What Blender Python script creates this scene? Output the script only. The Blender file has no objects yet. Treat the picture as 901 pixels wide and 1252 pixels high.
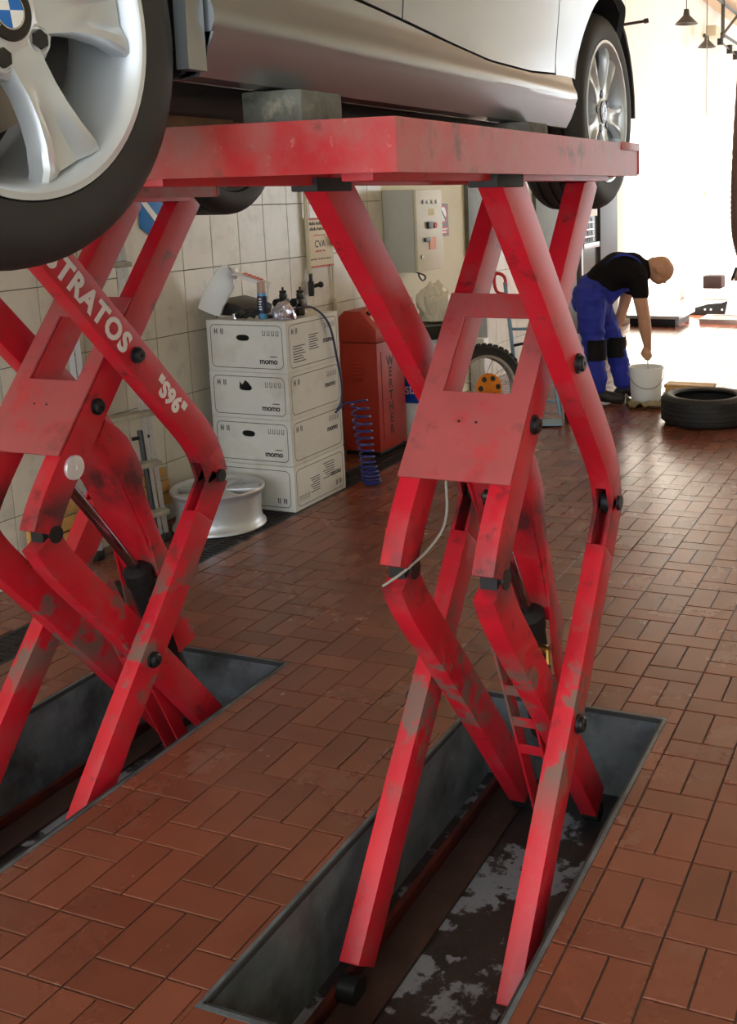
import bpy, bmesh, math, random
from mathutils import Vector, Matrix, Euler
random.seed(7)
PI = math.pi
SC = bpy.context.scene
COL = SC.collection
# ------------------------------------------------------------------ camera
CAM_Z = 1.696
FPX, SHX, SHY = 1325.94, 182.11, 164.67          # focal length and principal-point offset in pixels of the 901x1252 frame
CF = Vector((-0.3631, 0.9162, -0.1690)).normalized()
CR = Vector((0.9307, 0.3652, -0.0220))
CR = (CR - CF * CR.dot(CF)).normalized()
CU = CR.cross(CF).normalized()
cd = bpy.data.cameras.new('camera'); cam = bpy.data.objects.new('camera', cd); COL.objects.link(cam)
cam.matrix_world = Matrix(((CR.x, CU.x, -CF.x, 0), (CR.y, CU.y, -CF.y, 0), (CR.z, CU.z, -CF.z, CAM_Z), (0, 0, 0, 1)))
cd.sensor_fit = 'VERTICAL'; cd.sensor_height = 36; cd.sensor_width = 36 * 901 / 1252
cd.lens = FPX / 1252 * 36; cd.shift_x = -SHX / 1252; cd.shift_y = -SHY / 1252
cd.clip_start = 0.02; cd.clip_end = 200
SC.camera = cam
# ------------------------------------------------------------------ light
wd = bpy.data.worlds.new('sky'); SC.world = wd; wd.use_nodes = True
bg = wd.node_tree.nodes['Background']; bg.inputs[0].default_value = (0.92, 0.97, 1.0, 1); bg.inputs[1].default_value = 3.2
sl = bpy.data.lights.new('sun_gate_right_offscreen', 'SUN'); sun = bpy.data.objects.new('sun_gate_right_offscreen', sl); COL.objects.link(sun)
sl.energy = 30; sl.angle = math.radians(1.5); sl.color = (1.0, 0.97, 0.90)
sd = Vector((-0.93, 0.06, -0.30)).normalized()           # low sun through the wide gates on the right-hand side
sun.rotation_euler = sd.to_track_quat('-Z', 'Y').to_euler()
sun.location = (8, 8, 8)
SC.view_settings.view_transform = 'Standard'; SC.view_settings.look = 'None'
SC.view_settings.exposure = 0.22; SC.view_settings.gamma = 1; SC.view_settings.use_curve_mapping = False
SC.cycles.max_bounces = 8; SC.cycles.diffuse_bounces = 5; SC.cycles.glossy_bounces = 4
SC.cycles.sample_clamp_indirect = 6

# ------------------------------------------------------------------ materials
def srgb(r, g, b):
    f = lambda c: (c / 255 / 12.92) if c / 255 <= 0.04045 else ((c / 255 + 0.055) / 1.055) ** 2.4
    return (f(r), f(g), f(b), 1)
MATS = {}
def mat(name, col, rough=0.5, metal=0.0, vary=0.0, vscale=6.0, dirt=None, bump=0.0, bscale=60.0, spec=0.5, coat=0.0, emit=None, trans=0.0, island=0.0, alpha=1.0):
    """principled material; dirt = list of (colour, noise scale, low, high, strength[, roughness])"""
    m = bpy.data.materials.new(name); m.use_nodes = True
    nt = m.node_tree; N = nt.nodes; L = nt.links; p = N['Principled BSDF']
    p.inputs['Roughness'].default_value = rough; p.inputs['Metallic'].default_value = metal
    p.inputs['Specular IOR Level'].default_value = spec
    if coat: p.inputs['Coat Weight'].default_value = coat; p.inputs['Coat Roughness'].default_value = 0.12
    if trans: p.inputs['Transmission Weight'].default_value = trans
    if alpha < 1: p.inputs['Alpha'].default_value = alpha
    geo = N.new('ShaderNodeNewGeometry'); pos = geo.outputs['Position']
    rgb = N.new('ShaderNodeRGB'); rgb.outputs[0].default_value = col; cur = rgb.outputs[0]
    def noise(sc, det=5, rg=0.6):
        n = N.new('ShaderNodeTexNoise'); n.inputs['Scale'].default_value = sc; n.inputs['Detail'].default_value = det
        n.inputs['Roughness'].default_value = rg; L.new(pos, n.inputs['Vector']); return n.outputs['Fac']
    def mixc(fac, a, b, mode='MIX'):
        mx = N.new('ShaderNodeMix'); mx.data_type = 'RGBA'; mx.blend_type = mode
        if isinstance(fac, float): mx.inputs[0].default_value = fac
        else: L.new(fac, mx.inputs[0])
        L.new(a, mx.inputs[6])
        if isinstance(b, tuple): mx.inputs[7].default_value = b
        else: L.new(b, mx.inputs[7])
        return mx.outputs[2]
    def ramp(v, lo, hi, a=0.0, b=1.0):
        r = N.new('ShaderNodeMapRange'); r.inputs[1].default_value = lo; r.inputs[2].default_value = hi
        r.inputs[3].default_value = a; r.inputs[4].default_value = b; L.new(v, r.inputs[0]); return r.outputs[0]
    if vary:
        v = ramp(noise(vscale), 0.3, 0.7, 1 - vary, 1 + vary)
        hs = N.new('ShaderNodeHueSaturation'); L.new(v, hs.inputs['Value']); L.new(cur, hs.inputs['Color']); cur = hs.outputs[0]
    if island:
        oi = N.new('ShaderNodeObjectInfo'); ad = N.new('ShaderNodeMath'); ad.operation = 'ADD'
        L.new(oi.outputs['Random'], ad.inputs[0]); L.new(geo.outputs['Random Per Island'], ad.inputs[1])
        fr = N.new('ShaderNodeMath'); fr.operation = 'FRACT'; L.new(ad.outputs[0], fr.inputs[0])
        hs = N.new('ShaderNodeHueSaturation'); L.new(ramp(fr.outputs[0], 0, 1, 1 - island, 1 + island), hs.inputs['Value'])
        L.new(cur, hs.inputs['Color']); cur = hs.outputs[0]
    rcur = None
    for d in (dirt or []):
        f = ramp(noise(d[1], 6, 0.65), d[2], d[3], 0, d[4])
        if len(d) > 6 and d[6]:                          # limited to a band of heights (zlo, zhi, soft)
            z = N.new('ShaderNodeSeparateXYZ'); L.new(pos, z.inputs[0]); zl, zh, so = d[6]
            a = ramp(z.outputs[2], zl - so, zl + so); b = ramp(z.outputs[2], zh - so, zh + so, 1, 0)
            mu = N.new('ShaderNodeMath'); mu.operation = 'MULTIPLY'; L.new(a, mu.inputs[0]); L.new(b, mu.inputs[1])
            mv = N.new('ShaderNodeMath'); mv.operation = 'MULTIPLY'; L.new(f, mv.inputs[0]); L.new(mu.outputs[0], mv.inputs[1]); f = mv.outputs[0]
        cur = mixc(f, cur, d[0])
        if len(d) > 5 and d[5] is not None:
            mr = N.new('ShaderNodeMix'); L.new(f, mr.inputs[0])
            if rcur is None: mr.inputs[2].default_value = rough
            else: L.new(rcur, mr.inputs[2])
            mr.inputs[3].default_value = d[5]; rcur = mr.outputs[0]
    L.new(cur, p.inputs['Base Color'])
    if rcur is not None: L.new(rcur, p.inputs['Roughness'])
    if bump:
        b = N.new('ShaderNodeBump'); b.inputs['Strength'].default_value = bump; b.inputs['Distance'].default_value = 0.01
        L.new(noise(bscale), b.inputs['Height']); L.new(b.outputs[0], p.inputs['Normal'])
    if emit: p.inputs['Emission Color'].default_value = emit[0]; p.inputs['Emission Strength'].default_value = emit[1]
    MATS[name] = m
    return m
GREASE = srgb(38, 36, 36)
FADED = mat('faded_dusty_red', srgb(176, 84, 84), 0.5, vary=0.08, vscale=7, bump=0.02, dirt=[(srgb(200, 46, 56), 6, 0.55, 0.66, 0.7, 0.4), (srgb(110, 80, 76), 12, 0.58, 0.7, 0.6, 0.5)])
RED = mat('red_paint', srgb(198, 26, 44), 0.42, vary=0.10, vscale=5, bump=0.03, bscale=90, coat=0.0, dirt=[
    (srgb(150, 95, 95), 9, 0.50, 0.72, 0.35, 0.5),
    (GREASE, 13, 0.60, 0.72, 0.7, 0.45, None),
    (GREASE, 10, 0.34, 0.56, 0.85, 0.5, (0.72, 0.86, 0.04)),
    (srgb(104, 96, 86), 7, 0.50, 0.56, 0.85, 0.55, (0.16, 0.52, 0.06))])
RED_PLATE = mat('red_deck_paint', srgb(176, 34, 40), 0.42, vary=0.12, vscale=6, bump=0.03, coat=0.1, dirt=[
    (srgb(150, 105, 98), 7, 0.42, 0.66, 0.55, 0.5), (GREASE, 11, 0.56, 0.70, 0.7, 0.5), (srgb(205, 150, 140), 40, 0.62, 0.72, 0.35, 0.5)])
BLACKST = mat('greasy_black_steel', srgb(34, 35, 37), 0.42, 0.3, vary=0.25, vscale=20, bump=0.06)
CHROME = mat('chrome', (0.8, 0.8, 0.82, 1), 0.14, 1.0)
RODCHR = mat('dark_chrome_rod', (0.36, 0.33, 0.38, 1), 0.16, 1.0)
BRASS = mat('brass', srgb(190, 150, 80), 0.35, 1.0)
BRICK = mat('clinker_tile', srgb(124, 71, 53), 0.27, vary=0.10, vscale=3.0, island=0.16, bump=0.05, bscale=140, dirt=[
    (srgb(168, 140, 124), 2.6, 0.60, 0.70, 0.40, 0.55), (srgb(84, 46, 36), 1.3, 0.52, 0.75, 0.35, 0.4), (srgb(56, 36, 32), 60, 0.66, 0.74, 0.5, None)])
GROUT = mat('floor_grout', srgb(74, 58, 52), 0.85, vary=0.2, vscale=10)
TILE = mat('wall_tile', srgb(214, 210, 198), 0.22, vary=0.05, vscale=3, island=0.05, dirt=[(srgb(186, 168, 128), 1.6, 0.55, 0.8, 0.45, 0.35), (srgb(160, 162, 158), 9, 0.52, 0.7, 0.35, 0.35)])
TGROUT = mat('tile_grout', srgb(112, 108, 100), 0.9)
CREAM = mat('cream_plaster', srgb(226, 220, 192), 0.6, vary=0.05, vscale=2, dirt=[(srgb(176, 158, 110), 2.0, 0.58, 0.8, 0.4, 0.6)])
WHITEW = mat('white_plaster', srgb(238, 234, 222), 0.55, vary=0.03)
CEIL = mat('ceiling_boards', srgb(222, 206, 178), 0.7, vary=0.05)
GREYGRN = mat('grey_green_paint', srgb(104, 110, 98), 0.5, vary=0.12, vscale=4, dirt=[(srgb(70, 72, 66), 5, 0.5, 0.7, 0.4, 0.5)])
PITST = mat('pit_steel', srgb(104, 113, 119), 0.42, 0.2, vary=0.30, vscale=7, bump=0.05, dirt=[(srgb(40, 38, 38), 5, 0.46, 0.66, 0.75, 0.4), (srgb(120, 134, 140), 14, 0.60, 0.70, 0.4, 0.4)])
PITFL = mat('pit_floor_plate', srgb(42, 39, 40), 0.40, 0.1, vary=0.3, vscale=9, bump=0.08, dirt=[(srgb(140, 150, 160), 5.0, 0.53, 0.56, 0.8, 0.6), (srgb(70, 74, 78), 60, 0.56, 0.7, 0.5, 0.5)])
PITBR = mat('pit_brown_sludge', srgb(54, 38, 32), 0.55, vary=0.3, vscale=12, bump=0.1, dirt=[(srgb(130, 100, 60), 12, 0.66, 0.72, 0.6, 0.7)])
DARKSTEEL = mat('dark_steel', srgb(52, 54, 56), 0.45, 0.6, vary=0.2, vscale=15)
UNDARK = mat('sooty_steel', srgb(44, 46, 48), 0.7, vary=0.3, vscale=20)
IRON = mat('cast_iron', srgb(40, 40, 42), 0.6, 0.4, vary=0.25, vscale=25, bump=0.1)

# ------------------------------------------------------------------ mesh helpers
WLOC = {}
def box(bm, x0, x1, y0, y1, z0, z1):
    v = [bm.verts.new((x, y, z)) for x in (x0, x1) for y in (y0, y1) for z in (z0, z1)]
    for f in ((0, 1, 3, 2), (4, 6, 7, 5), (0, 4, 5, 1), (2, 3, 7, 6), (0, 2, 6, 4), (1, 5, 7, 3)):
        bm.faces.new([v[i] for i in f])
    return v
def cbox(bm, c, s, rot=None):
    v = box(bm, -s[0] / 2, s[0] / 2, -s[1] / 2, s[1] / 2, -s[2] / 2, s[2] / 2)
    R = (rot if rot else Matrix.Identity(3))
    for q in v: q.co = R @ q.co + Vector(c)
    return v
def prism(bm, pts, axis, a, b):
    """2-D outline pts extruded along axis from a to b; pts are the two other coordinates in order"""
    def P(u, w, t):
        return {'X': (t, u, w), 'Y': (u, t, w), 'Z': (u, w, t)}[axis]
    A = [bm.verts.new(P(u, w, a)) for u, w in pts]; B = [bm.verts.new(P(u, w, b)) for u, w in pts]
    n = len(pts); bm.faces.new(A); bm.faces.new(B[::-1])
    for i in range(n): bm.faces.new((A[i], B[i], B[(i + 1) % n], A[(i + 1) % n]))
    return A + B
def frame_of(d):
    d = d.normalized(); u = Vector((0, 0, 1)) if abs(d.z) < 0.95 else Vector((1, 0, 0))
    s = d.cross(u).normalized(); return s, s.cross(d).normalized()
def tube(bm, pts, r, seg=8, caps=True, closed=False):
    pts = [Vector(p) for p in pts]; n = len(pts); rings = []
    rr = r if isinstance(r, (list, tuple)) else [r] * n
    s0 = None
    for i, p in enumerate(pts):
        if closed: d = pts[(i + 1) % n] - pts[i - 1]
        else: d = pts[min(i + 1, n - 1)] - pts[max(i - 1, 0)]
        d.normalize()
        if s0 is None: s, u = frame_of(d)
        else:
            s = (s0 - d * s0.dot(d)).normalized(); u = s.cross(d).normalized()
        s0 = s
        rings.append([bm.verts.new(p + (s * math.cos(2 * PI * k / seg) + u * math.sin(2 * PI * k / seg)) * rr[i]) for k in range(seg)])
    m = n if closed else n - 1
    for i in range(m):
        A, B = rings[i], rings[(i + 1) % n]
        for k in range(seg): bm.faces.new((A[k], A[(k + 1) % seg], B[(k + 1) % seg], B[k]))
    if caps and not closed:
        bm.faces.new(rings[0][::-1]); bm.faces.new(rings[-1])
def lathe(bm, prof, c, axis='Z', seg=32, closed=False):
    """prof: list of (radius, height along axis); a closed profile loops"""
    c = Vector(c); R = {'Z': Matrix.Identity(3), 'X': Matrix(((0, 0, 1), (0, 1, 0), (-1, 0, 0))), 'Y': Matrix(((1, 0, 0), (0, 0, 1), (0, -1, 0)))}.get(axis, axis)
    rings = []
    for r, h in prof:
        if r < 1e-6: rings.append([bm.verts.new(c + R @ Vector((0, 0, h)))])
        else: rings.append([bm.verts.new(c + R @ Vector((r * math.cos(2 * PI * k / seg), r * math.sin(2 * PI * k / seg), h))) for k in range(seg)])
    n = len(rings)
    for i in range(n if closed else n - 1):
        A, B = rings[i], rings[(i + 1) % n]
        for k in range(seg):
            a = [A[k % len(A)], A[(k + 1) % len(A)], B[(k + 1) % len(B)], B[k % len(B)]]
            q = []
            for x in a:
                if x not in q: q.append(x)
            if len(q) > 2:
                try: bm.faces.new(q)
                except ValueError: pass
def cyl(bm, c, r, h, axis='Z', seg=16):
    lathe(bm, [(0, -h / 2), (r, -h / 2), (r, h / 2), (0, h / 2)], c, axis, seg)
def bolt(bm, c, r, h, axis='X'):
    lathe(bm, [(0, -h / 2), (r * 1.25, -h / 2), (r * 1.25, -h * .1), (r, -h * .1), (r, h * .3), (r * .8, h / 2), (r * .3, h / 2), (r * .3, h * .3), (0, h * .3)], c, axis, 12)
def ball(bm, c, r, seg=12, ring=8, s=(1, 1, 1)):
    bmesh.ops.create_uvsphere(bm, u_segments=seg, v_segments=ring, radius=1, matrix=Matrix.Translation(c) @ Matrix.Diagonal((r * s[0], r * s[1], r * s[2], 1)))
def bevel(bm, w, seg=2, ang=0.5):
    bmesh.ops.recalc_face_normals(bm, faces=bm.faces)
    ed = [e for e in bm.edges if len(e.link_faces) == 2 and e.calc_face_angle(0) > ang]
    bmesh.ops.bevel(bm, geom=ed, offset=w, segments=seg, affect='EDGES', profile=0.6, clamp_overlap=True)
def xform(bm, M):
    bmesh.ops.transform(bm, matrix=M, verts=bm.verts)
def finish(o, parent):
    me = o.data; n = len(me.vertices)
    if n:
        xs = [v.co for v in me.vertices]
        c = Vector([(min(v[i] for v in xs) + max(v[i] for v in xs)) / 2 for i in range(3)])
        if parent is None: c.z = min(v[2] for v in xs)
        me.transform(Matrix.Translation(-c))
    else: c = Vector()
    WLOC[o.name] = c
    if parent is not None:
        o.parent = parent; o.location = c - WLOC[parent.name]
    else: o.location = c
def obj(name, bm, m, parent=None, bev=0.0, smooth=35, seg=2):
    if bev: bevel(bm, bev, seg)
    else: bmesh.ops.recalc_face_normals(bm, faces=bm.faces)
    me = bpy.data.meshes.new(name); bm.to_mesh(me); bm.free()
    for x in (m if isinstance(m, (list, tuple)) else [m]): me.materials.append(x)
    if smooth:
        for p in me.polygons: p.use_smooth = True
        me.set_sharp_from_angle(angle=math.radians(smooth))
    o = bpy.data.objects.new(name, me); COL.objects.link(o); finish(o, parent)
    return o
def tag(o, label=None, cat=None, group=None, kind=None):
    if label: o['label'] = label
    if cat: o['category'] = cat
    if group: o['group'] = group
    if kind: o['kind'] = kind
    return o
def thing(name, loc, label, cat, group=None):
    o = bpy.data.objects.new(name, None); COL.objects.link(o); o.location = loc; o.empty_display_size = 0.1
    WLOC[o.name] = Vector(loc); return tag(o, label, cat, group)
def struct(name, bm, m, parent=None, **k):
    o = obj(name, bm, m, parent, **k)
    if parent is None: o['kind'] = 'structure'
    return o
def B(): return bmesh.new()
def text_mesh(name, s, size, M, m, parent, bold=0.0, depth=0.0006, spacing=1.0, align='LEFT'):
    cu = bpy.data.curves.new('t', 'FONT'); cu.body = s; cu.size = size; cu.offset = bold; cu.extrude = depth
    cu.space_character = spacing; cu.align_x = align; cu.resolution_u = 3
    t = bpy.data.objects.new('t', cu); COL.objects.link(t)
    dg = bpy.context.evaluated_depsgraph_get(); dg.update()
    me = bpy.data.meshes.new_from_object(t.evaluated_get(dg))
    bpy.data.objects.remove(t); bpy.data.curves.remove(cu)
    me.name = name; me.materials.clear(); me.materials.append(m); me.transform(M)
    o = bpy.data.objects.new(name, me); COL.objects.link(o); finish(o, parent); return o
def axes(o, x, y, n):
    """matrix with local x, y, z = the given world directions, origin o"""
    x, y, n = Vector(x).normalized(), Vector(y).normalized(), Vector(n).normalized()
    return Matrix(((x.x, y.x, n.x, o[0]), (x.y, y.y, n.y, o[1]), (x.z, y.z, n.z, o[2]), (0, 0, 0, 1)))
def proj(p):
    d = Vector(p) - Vector((0, 0, CAM_Z)); z = d.dot(CF)
    if z < 0.05: return None
    return (450.5 + SHX + FPX * d.dot(CR) / z, 626 - SHY - FPX * d.dot(CU) / z)
def evaluated(o):
    dg = bpy.context.evaluated_depsgraph_get(); dg.update()
    return bpy.data.meshes.new_from_object(o.evaluated_get(dg))

# ------------------------------------------------------------------ the setting
WX = -3.82                                     # tiled face of the left-hand wall
PITS = [(-1.411, -0.79, 1.656, 3.205), (-2.826, -2.205, 1.640, 3.175)]
HOLES = [(p[0] - 0.012, p[1] + 0.012, p[2] - 0.012, p[3] + 0.012) for p in PITS]
X0F, X1F, Y0F, Y1F, Y2F = WX - 0.02, 2.6, -3.0, 40.0, 21.0
bm = B()                                        # slab under the tiles with the two pits left open
xs = sorted({X0F, X1F} | {p[0] for p in HOLES} | {p[1] for p in HOLES}); ys = sorted({Y0F, Y1F} | {p[2] for p in HOLES} | {p[3] for p in HOLES})
for i in range(len(xs) - 1):
    for j in range(len(ys) - 1):
        cx, cy = (xs[i] + xs[i + 1]) / 2, (ys[j] + ys[j + 1]) / 2
        if not any(p[0] < cx < p[1] and p[2] < cy < p[3] for p in PITS):
            box(bm, xs[i], xs[i + 1], ys[j], ys[j + 1], -0.12, -0.005)
bmesh.ops.remove_doubles(bm, verts=bm.verts, dist=1e-5)
floor = struct('floor', bm, GROUT, smooth=0); tag(floor, 'red-brown clinker tile floor with dark joints', kind='structure')
DRAIN = (-3.43, -3.21, 2.2, 7.3)
def subtract(r, h):
    x0, x1, y0, y1 = r; a0, a1, b0, b1 = h
    if x1 <= a0 or x0 >= a1 or y1 <= b0 or y0 >= b1: return [r]
    out = []
    if x0 < a0: out.append((x0, a0, y0, y1))
    if x1 > a1: out.append((a1, x1, y0, y1))
    m0, m1 = max(x0, a0), min(x1, a1)
    if y0 < b0: out.append((m0, m1, y0, b0))
    if y1 > b1: out.append((m0, m1, b1, y1))
    return out
J, LT = 0.0024, 0.2
bricks = []
j0 = math.floor((X0F / LT) + 7.694) ; j1 = math.ceil((X1F / LT) + 7.694)
for j in range(j0, j1):
    xa = (-7.694 + j) * LT; st = 1 + 0.5 * (j + 1)
    m0 = int((0.9 / LT - 9.966 - st) / 1.5) - 1; m1 = int((Y2F / LT - 9.966 - st) / 1.5)
    for m in range(m0, m1):
        v = (9.966 + st + 1.5 * m) * LT
        for r in ((xa, xa + LT, v, v + LT / 2), (xa, xa + LT / 2, v + LT / 2, v + 1.5 * LT), (xa + LT / 2, xa + LT, v + LT / 2, v + 1.5 * LT)):
            rs = [(max(r[0] + J, WX), min(r[1] - J, X1F), r[2] + J, r[3] - J)]
            for h in [(p[0] - 0.012, p[1] + 0.012, p[2] - 0.012, p[3] + 0.012) for p in PITS] + [DRAIN]:
                rs = [q for k in rs for q in subtract(k, h)]
            bricks += [q for q in rs if q[1] - q[0] > 0.012 and q[3] - q[2] > 0.012]
def area(r):
    q = [proj((x, y, 0)) for x, y in ((r[0], r[2]), (r[1], r[2]), (r[1], r[3]), (r[0], r[3]))]
    if any(p is None for p in q): return 0
    q = [(min(max(a, 0), 901), min(max(b, 0), 1252)) for a, b in q]
    return abs(sum(q[i][0] * q[(i + 1) % 4][1] - q[(i + 1) % 4][0] * q[i][1] for i in range(4))) / 2
bricks.sort(key=area, reverse=True)
shared = {}
for k, r in enumerate(bricks[:300]):
    w, l = round(r[1] - r[0], 4), round(r[3] - r[2], 4)
    if (w, l) not in shared:
        bm = B(); box(bm, -w / 2, w / 2, -l / 2, l / 2, -0.012, 0)
        ed = [e for e in bm.edges if all(v.co.z > -0.001 for v in e.verts)]
        bmesh.ops.bevel(bm, geom=ed, offset=0.0015, segments=1, affect='EDGES'); bmesh.ops.recalc_face_normals(bm, faces=bm.faces)
        me = bpy.data.meshes.new('brick'); bm.to_mesh(me); bm.free(); me.materials.append(BRICK); shared[(w, l)] = me
    o = bpy.data.objects.new('brick', shared[(w, l)]); COL.objects.link(o); o.parent = floor
    o.location = Vector(((r[0] + r[1]) / 2, (r[2] + r[3]) / 2, random.uniform(-0.0008, 0.0006))) - WLOC['floor']
bm = B()
for r in bricks[300:]: box(bm, r[0], r[1], r[2], r[3], -0.012, random.uniform(-0.0008, 0.0006))
fb = obj('brick_field', bm, BRICK, floor, smooth=0); fb['kind'] = 'stuff'

# pits: steel liner, angle frame, rails
for n, (a, b, c, d) in enumerate(PITS):
    dz = -0.30
    bm = B()
    box(bm, a - 0.012, a, c - 0.012, d + 0.012, dz - 0.01, 0.001); box(bm, b, b + 0.012, c - 0.012, d + 0.012, dz - 0.01, 0.001)
    box(bm, a, b, c - 0.012, c, dz - 0.01, 0.001); box(bm, a, b, d, d + 0.012, dz - 0.01, 0.001)
    pit = struct('trim_%d' % (n + 1), bm, PITST, smooth=0)
    pit['label'] = ['steel lining of the floor pit under the unlettered red lift', 'steel lining of the floor pit under the lettered lift'][n]
    bm = B(); box(bm, a, b, c, d, dz - 0.02, dz); obj('pit_floor', bm, PITFL, pit, smooth=0)
    bm = B()                                     # angle iron lip inside the rim
    for q in ((a, a + 0.006, c, d), (b - 0.006, b, c, d), (a, b, c, c + 0.006), (a, b, d - 0.006, d)): box(bm, *q, -0.012, 0.002)
    obj('angle_frame', bm, UNDARK, pit, smooth=0)
    for xr in (a + 0.055, b - 0.055 - 0.018):
        bm = B(); prism(bm, [(xr, dz), (xr + 0.018, dz), (xr + 0.018, dz + 0.04), (xr, dz + 0.04)], 'Y', c + 0.02, d - 0.02)
        obj('guide_rail', bm, mat('rusty_rail', srgb(92, 34, 28), 0.5, 0.2, vary=0.3, vscale=14, dirt=[(srgb(36, 28, 26), 8, 0.45, 0.65, 0.8, 0.5)]) if 'rusty_rail' not in MATS else MATS['rusty_rail'], pit, bev=0.002)
    bm = B(); box(bm, a + 0.08, a + 0.19, c + 0.01, d - 0.01, dz, dz + 0.012); obj('runway_plate', bm, PITBR, pit, bev=0.002)

# left wall: backing, tiles, painted piers, door
bm = B(); box(bm, WX - 0.25, WX - 0.008, -3.0, 40.0, -0.1, 4.65)
wl = struct('wall_left', bm, CREAM, smooth=0); wl['label'] = 'long left wall, white tiled low down and cream plaster beyond'
TW, TH, TJ = 0.2555, 0.335, 0.002
def tile_rows(y0, y1, ztop):
    n = math.floor((y0 - 4.539) / TW); y = 4.539 + n * TW
    while y < y1 - 0.01:
        a, b = max(y, y0) + TJ, min(y + TW, y1) - TJ
        z = 0.31 - TH
        while z < ztop:
            c, d = max(z, 0.0) + TJ, min(z + TH, ztop) - TJ
            if b - a > 0.01 and d - c > 0.02: yield a, b, c, d
            z += TH
        y += TW
tsh = {}
for sec in ((2.05, 7.04, 2.66), (8.95, 10.14, 2.66)):
    bm = B(); box(bm, WX - 0.0085, WX - 0.004, sec[0], sec[1], 0, sec[2]); obj('tile_grout', bm, TGROUT, wl, smooth=0)
    for a, b, c, d in tile_rows(*sec):
        w, h = round(b - a, 4), round(d - c, 4)
        if (w, h) not in tsh:
            bm = B(); box(bm, -0.006, 0.0, -w / 2, w / 2, -h / 2, h / 2)
            bmesh.ops.bevel(bm, geom=[e for e in bm.edges if all(v.co.x > -0.001 for v in e.verts)], offset=0.0015, segments=1, affect='EDGES')
            bmesh.ops.recalc_face_normals(bm, faces=bm.faces)
            me = bpy.data.meshes.new('wall_tile'); bm.to_mesh(me); bm.free(); me.materials.append(TILE); tsh[(w, h)] = me
        o = bpy.data.objects.new('wall_tile', tsh[(w, h)]); COL.objects.link(o); o.parent = wl
        o.location = Vector((WX, (a + b) / 2, (c + d) / 2)) - WLOC['wall_left']
bm = B(); box(bm, WX - 0.02, WX + 0.03, 8.52, 8.86, 0, 4.65); struct('trim_3', bm, GREYGRN, bev=0.004)['label'] = 'narrow grey-green painted pier beside the cream wall'
bm = B(); box(bm, WX - 0.02, WX + 0.02, 8.86, 8.95, 0, 4.65); struct('trim_6', bm, WHITEW, bev=0.004)['label'] = 'pale upright strip between grey-green pier and far tiles'
bm = B(); box(bm, WX - 0.02, WX + 0.04, 10.14, 10.88, 0, 4.65); struct('trim_4', bm, GREYGRN, bev=0.004)['label'] = 'broad grey-green painted pier beside the dark door'
bm = B(); box(bm, WX - 0.02, WX + 0.05, 12.95, 13.5, 0, 4.65); pier = struct('trim_5', bm, WHITEW, bev=0.004); pier['label'] = 'white pier between the dark door and the sunlit wall'
bm = B(); box(bm, WX - 0.02, WX + 0.004, 13.5, 40.0, 0, 4.65); struct('wall_far', bm, WHITEW, smooth=0)['label'] = 'sunlit white stretch of the left wall'
# dark framed door with notice and grille
DK = mat('dark_brown_frame', srgb(50, 46, 40), 0.4, vary=0.1)
bm = B()
for a, b, c, d in ((10.88, 11.35, 0, 2.5), (12.25, 12.95, 0, 2.5), (11.35, 12.25, 2.3, 2.5), (11.35, 12.25, 0, 0.12)): box(bm, WX - 0.01, WX + 0.05, a, b, c, d)
door = struct('door_1', bm, DK, bev=0.004); door['label'] = 'dark brown framed door with barred pane and white notice'
bm = B(); box(bm, WX, WX + 0.015, 11.35, 12.25, 0.12, 2.3); obj('pane', bm, mat('dim_glass', srgb(70, 66, 58), 0.15, vary=0.2), door, smooth=0)
ALU = mat('brushed_aluminium', srgb(176, 178, 178), 0.32, 0.9, vary=0.08, vscale=30)
bm = B(); box(bm, WX + 0.01, WX + 0.06, 11.5, 11.56, 0.05, 2.3); obj('upright', bm, ALU, door, bev=0.004)
bm = B(); box(bm, WX + 0.02, WX + 0.055, 11.62, 12.2, 1.04, 1.10); obj('cross_rail', bm, ALU, door, bev=0.004)
for z in (1.16, 1.24, 1.32):
    bm = B(); box(bm, WX + 0.02, WX + 0.04, 11.64, 12.05, z, z + 0.02); obj('bar', bm, ALU, door, bev=0.002)
for y in (11.75, 11.88, 12.0):
    bm = B(); box(bm, WX + 0.02, WX + 0.035, y, y + 0.015, 1.11, 1.38); obj('bar', bm, ALU, door, bev=0.002)
bm = B(); box(bm, WX + 0.05, WX + 0.053, 11.66, 12.12, 1.40, 1.60); obj('notice', bm, mat('white_paper', srgb(240, 238, 232), 0.7), door, smooth=0)
# ceiling, right wall with its wide gate, all out of shot but lighting the hall
bm = B(); box(bm, WX - 0.25, X1F + 0.2, -3.0, 40.0, 4.65, 4.8)
tag(struct('ceiling', bm, CEIL, smooth=0), 'pale boarded ceiling')
bm = B()
for a, b, c, d in ((-3.0, 12.9, -0.1, 4.65), (12.9, 36.0, 4.5, 4.65), (36.0, 40.0, -0.1, 4.65)): box(bm, X1F, X1F + 0.2, a, b, c, d)
tag(struct('wall_right', bm, CREAM, smooth=0), 'cream wall with a wide open gate')
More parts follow.
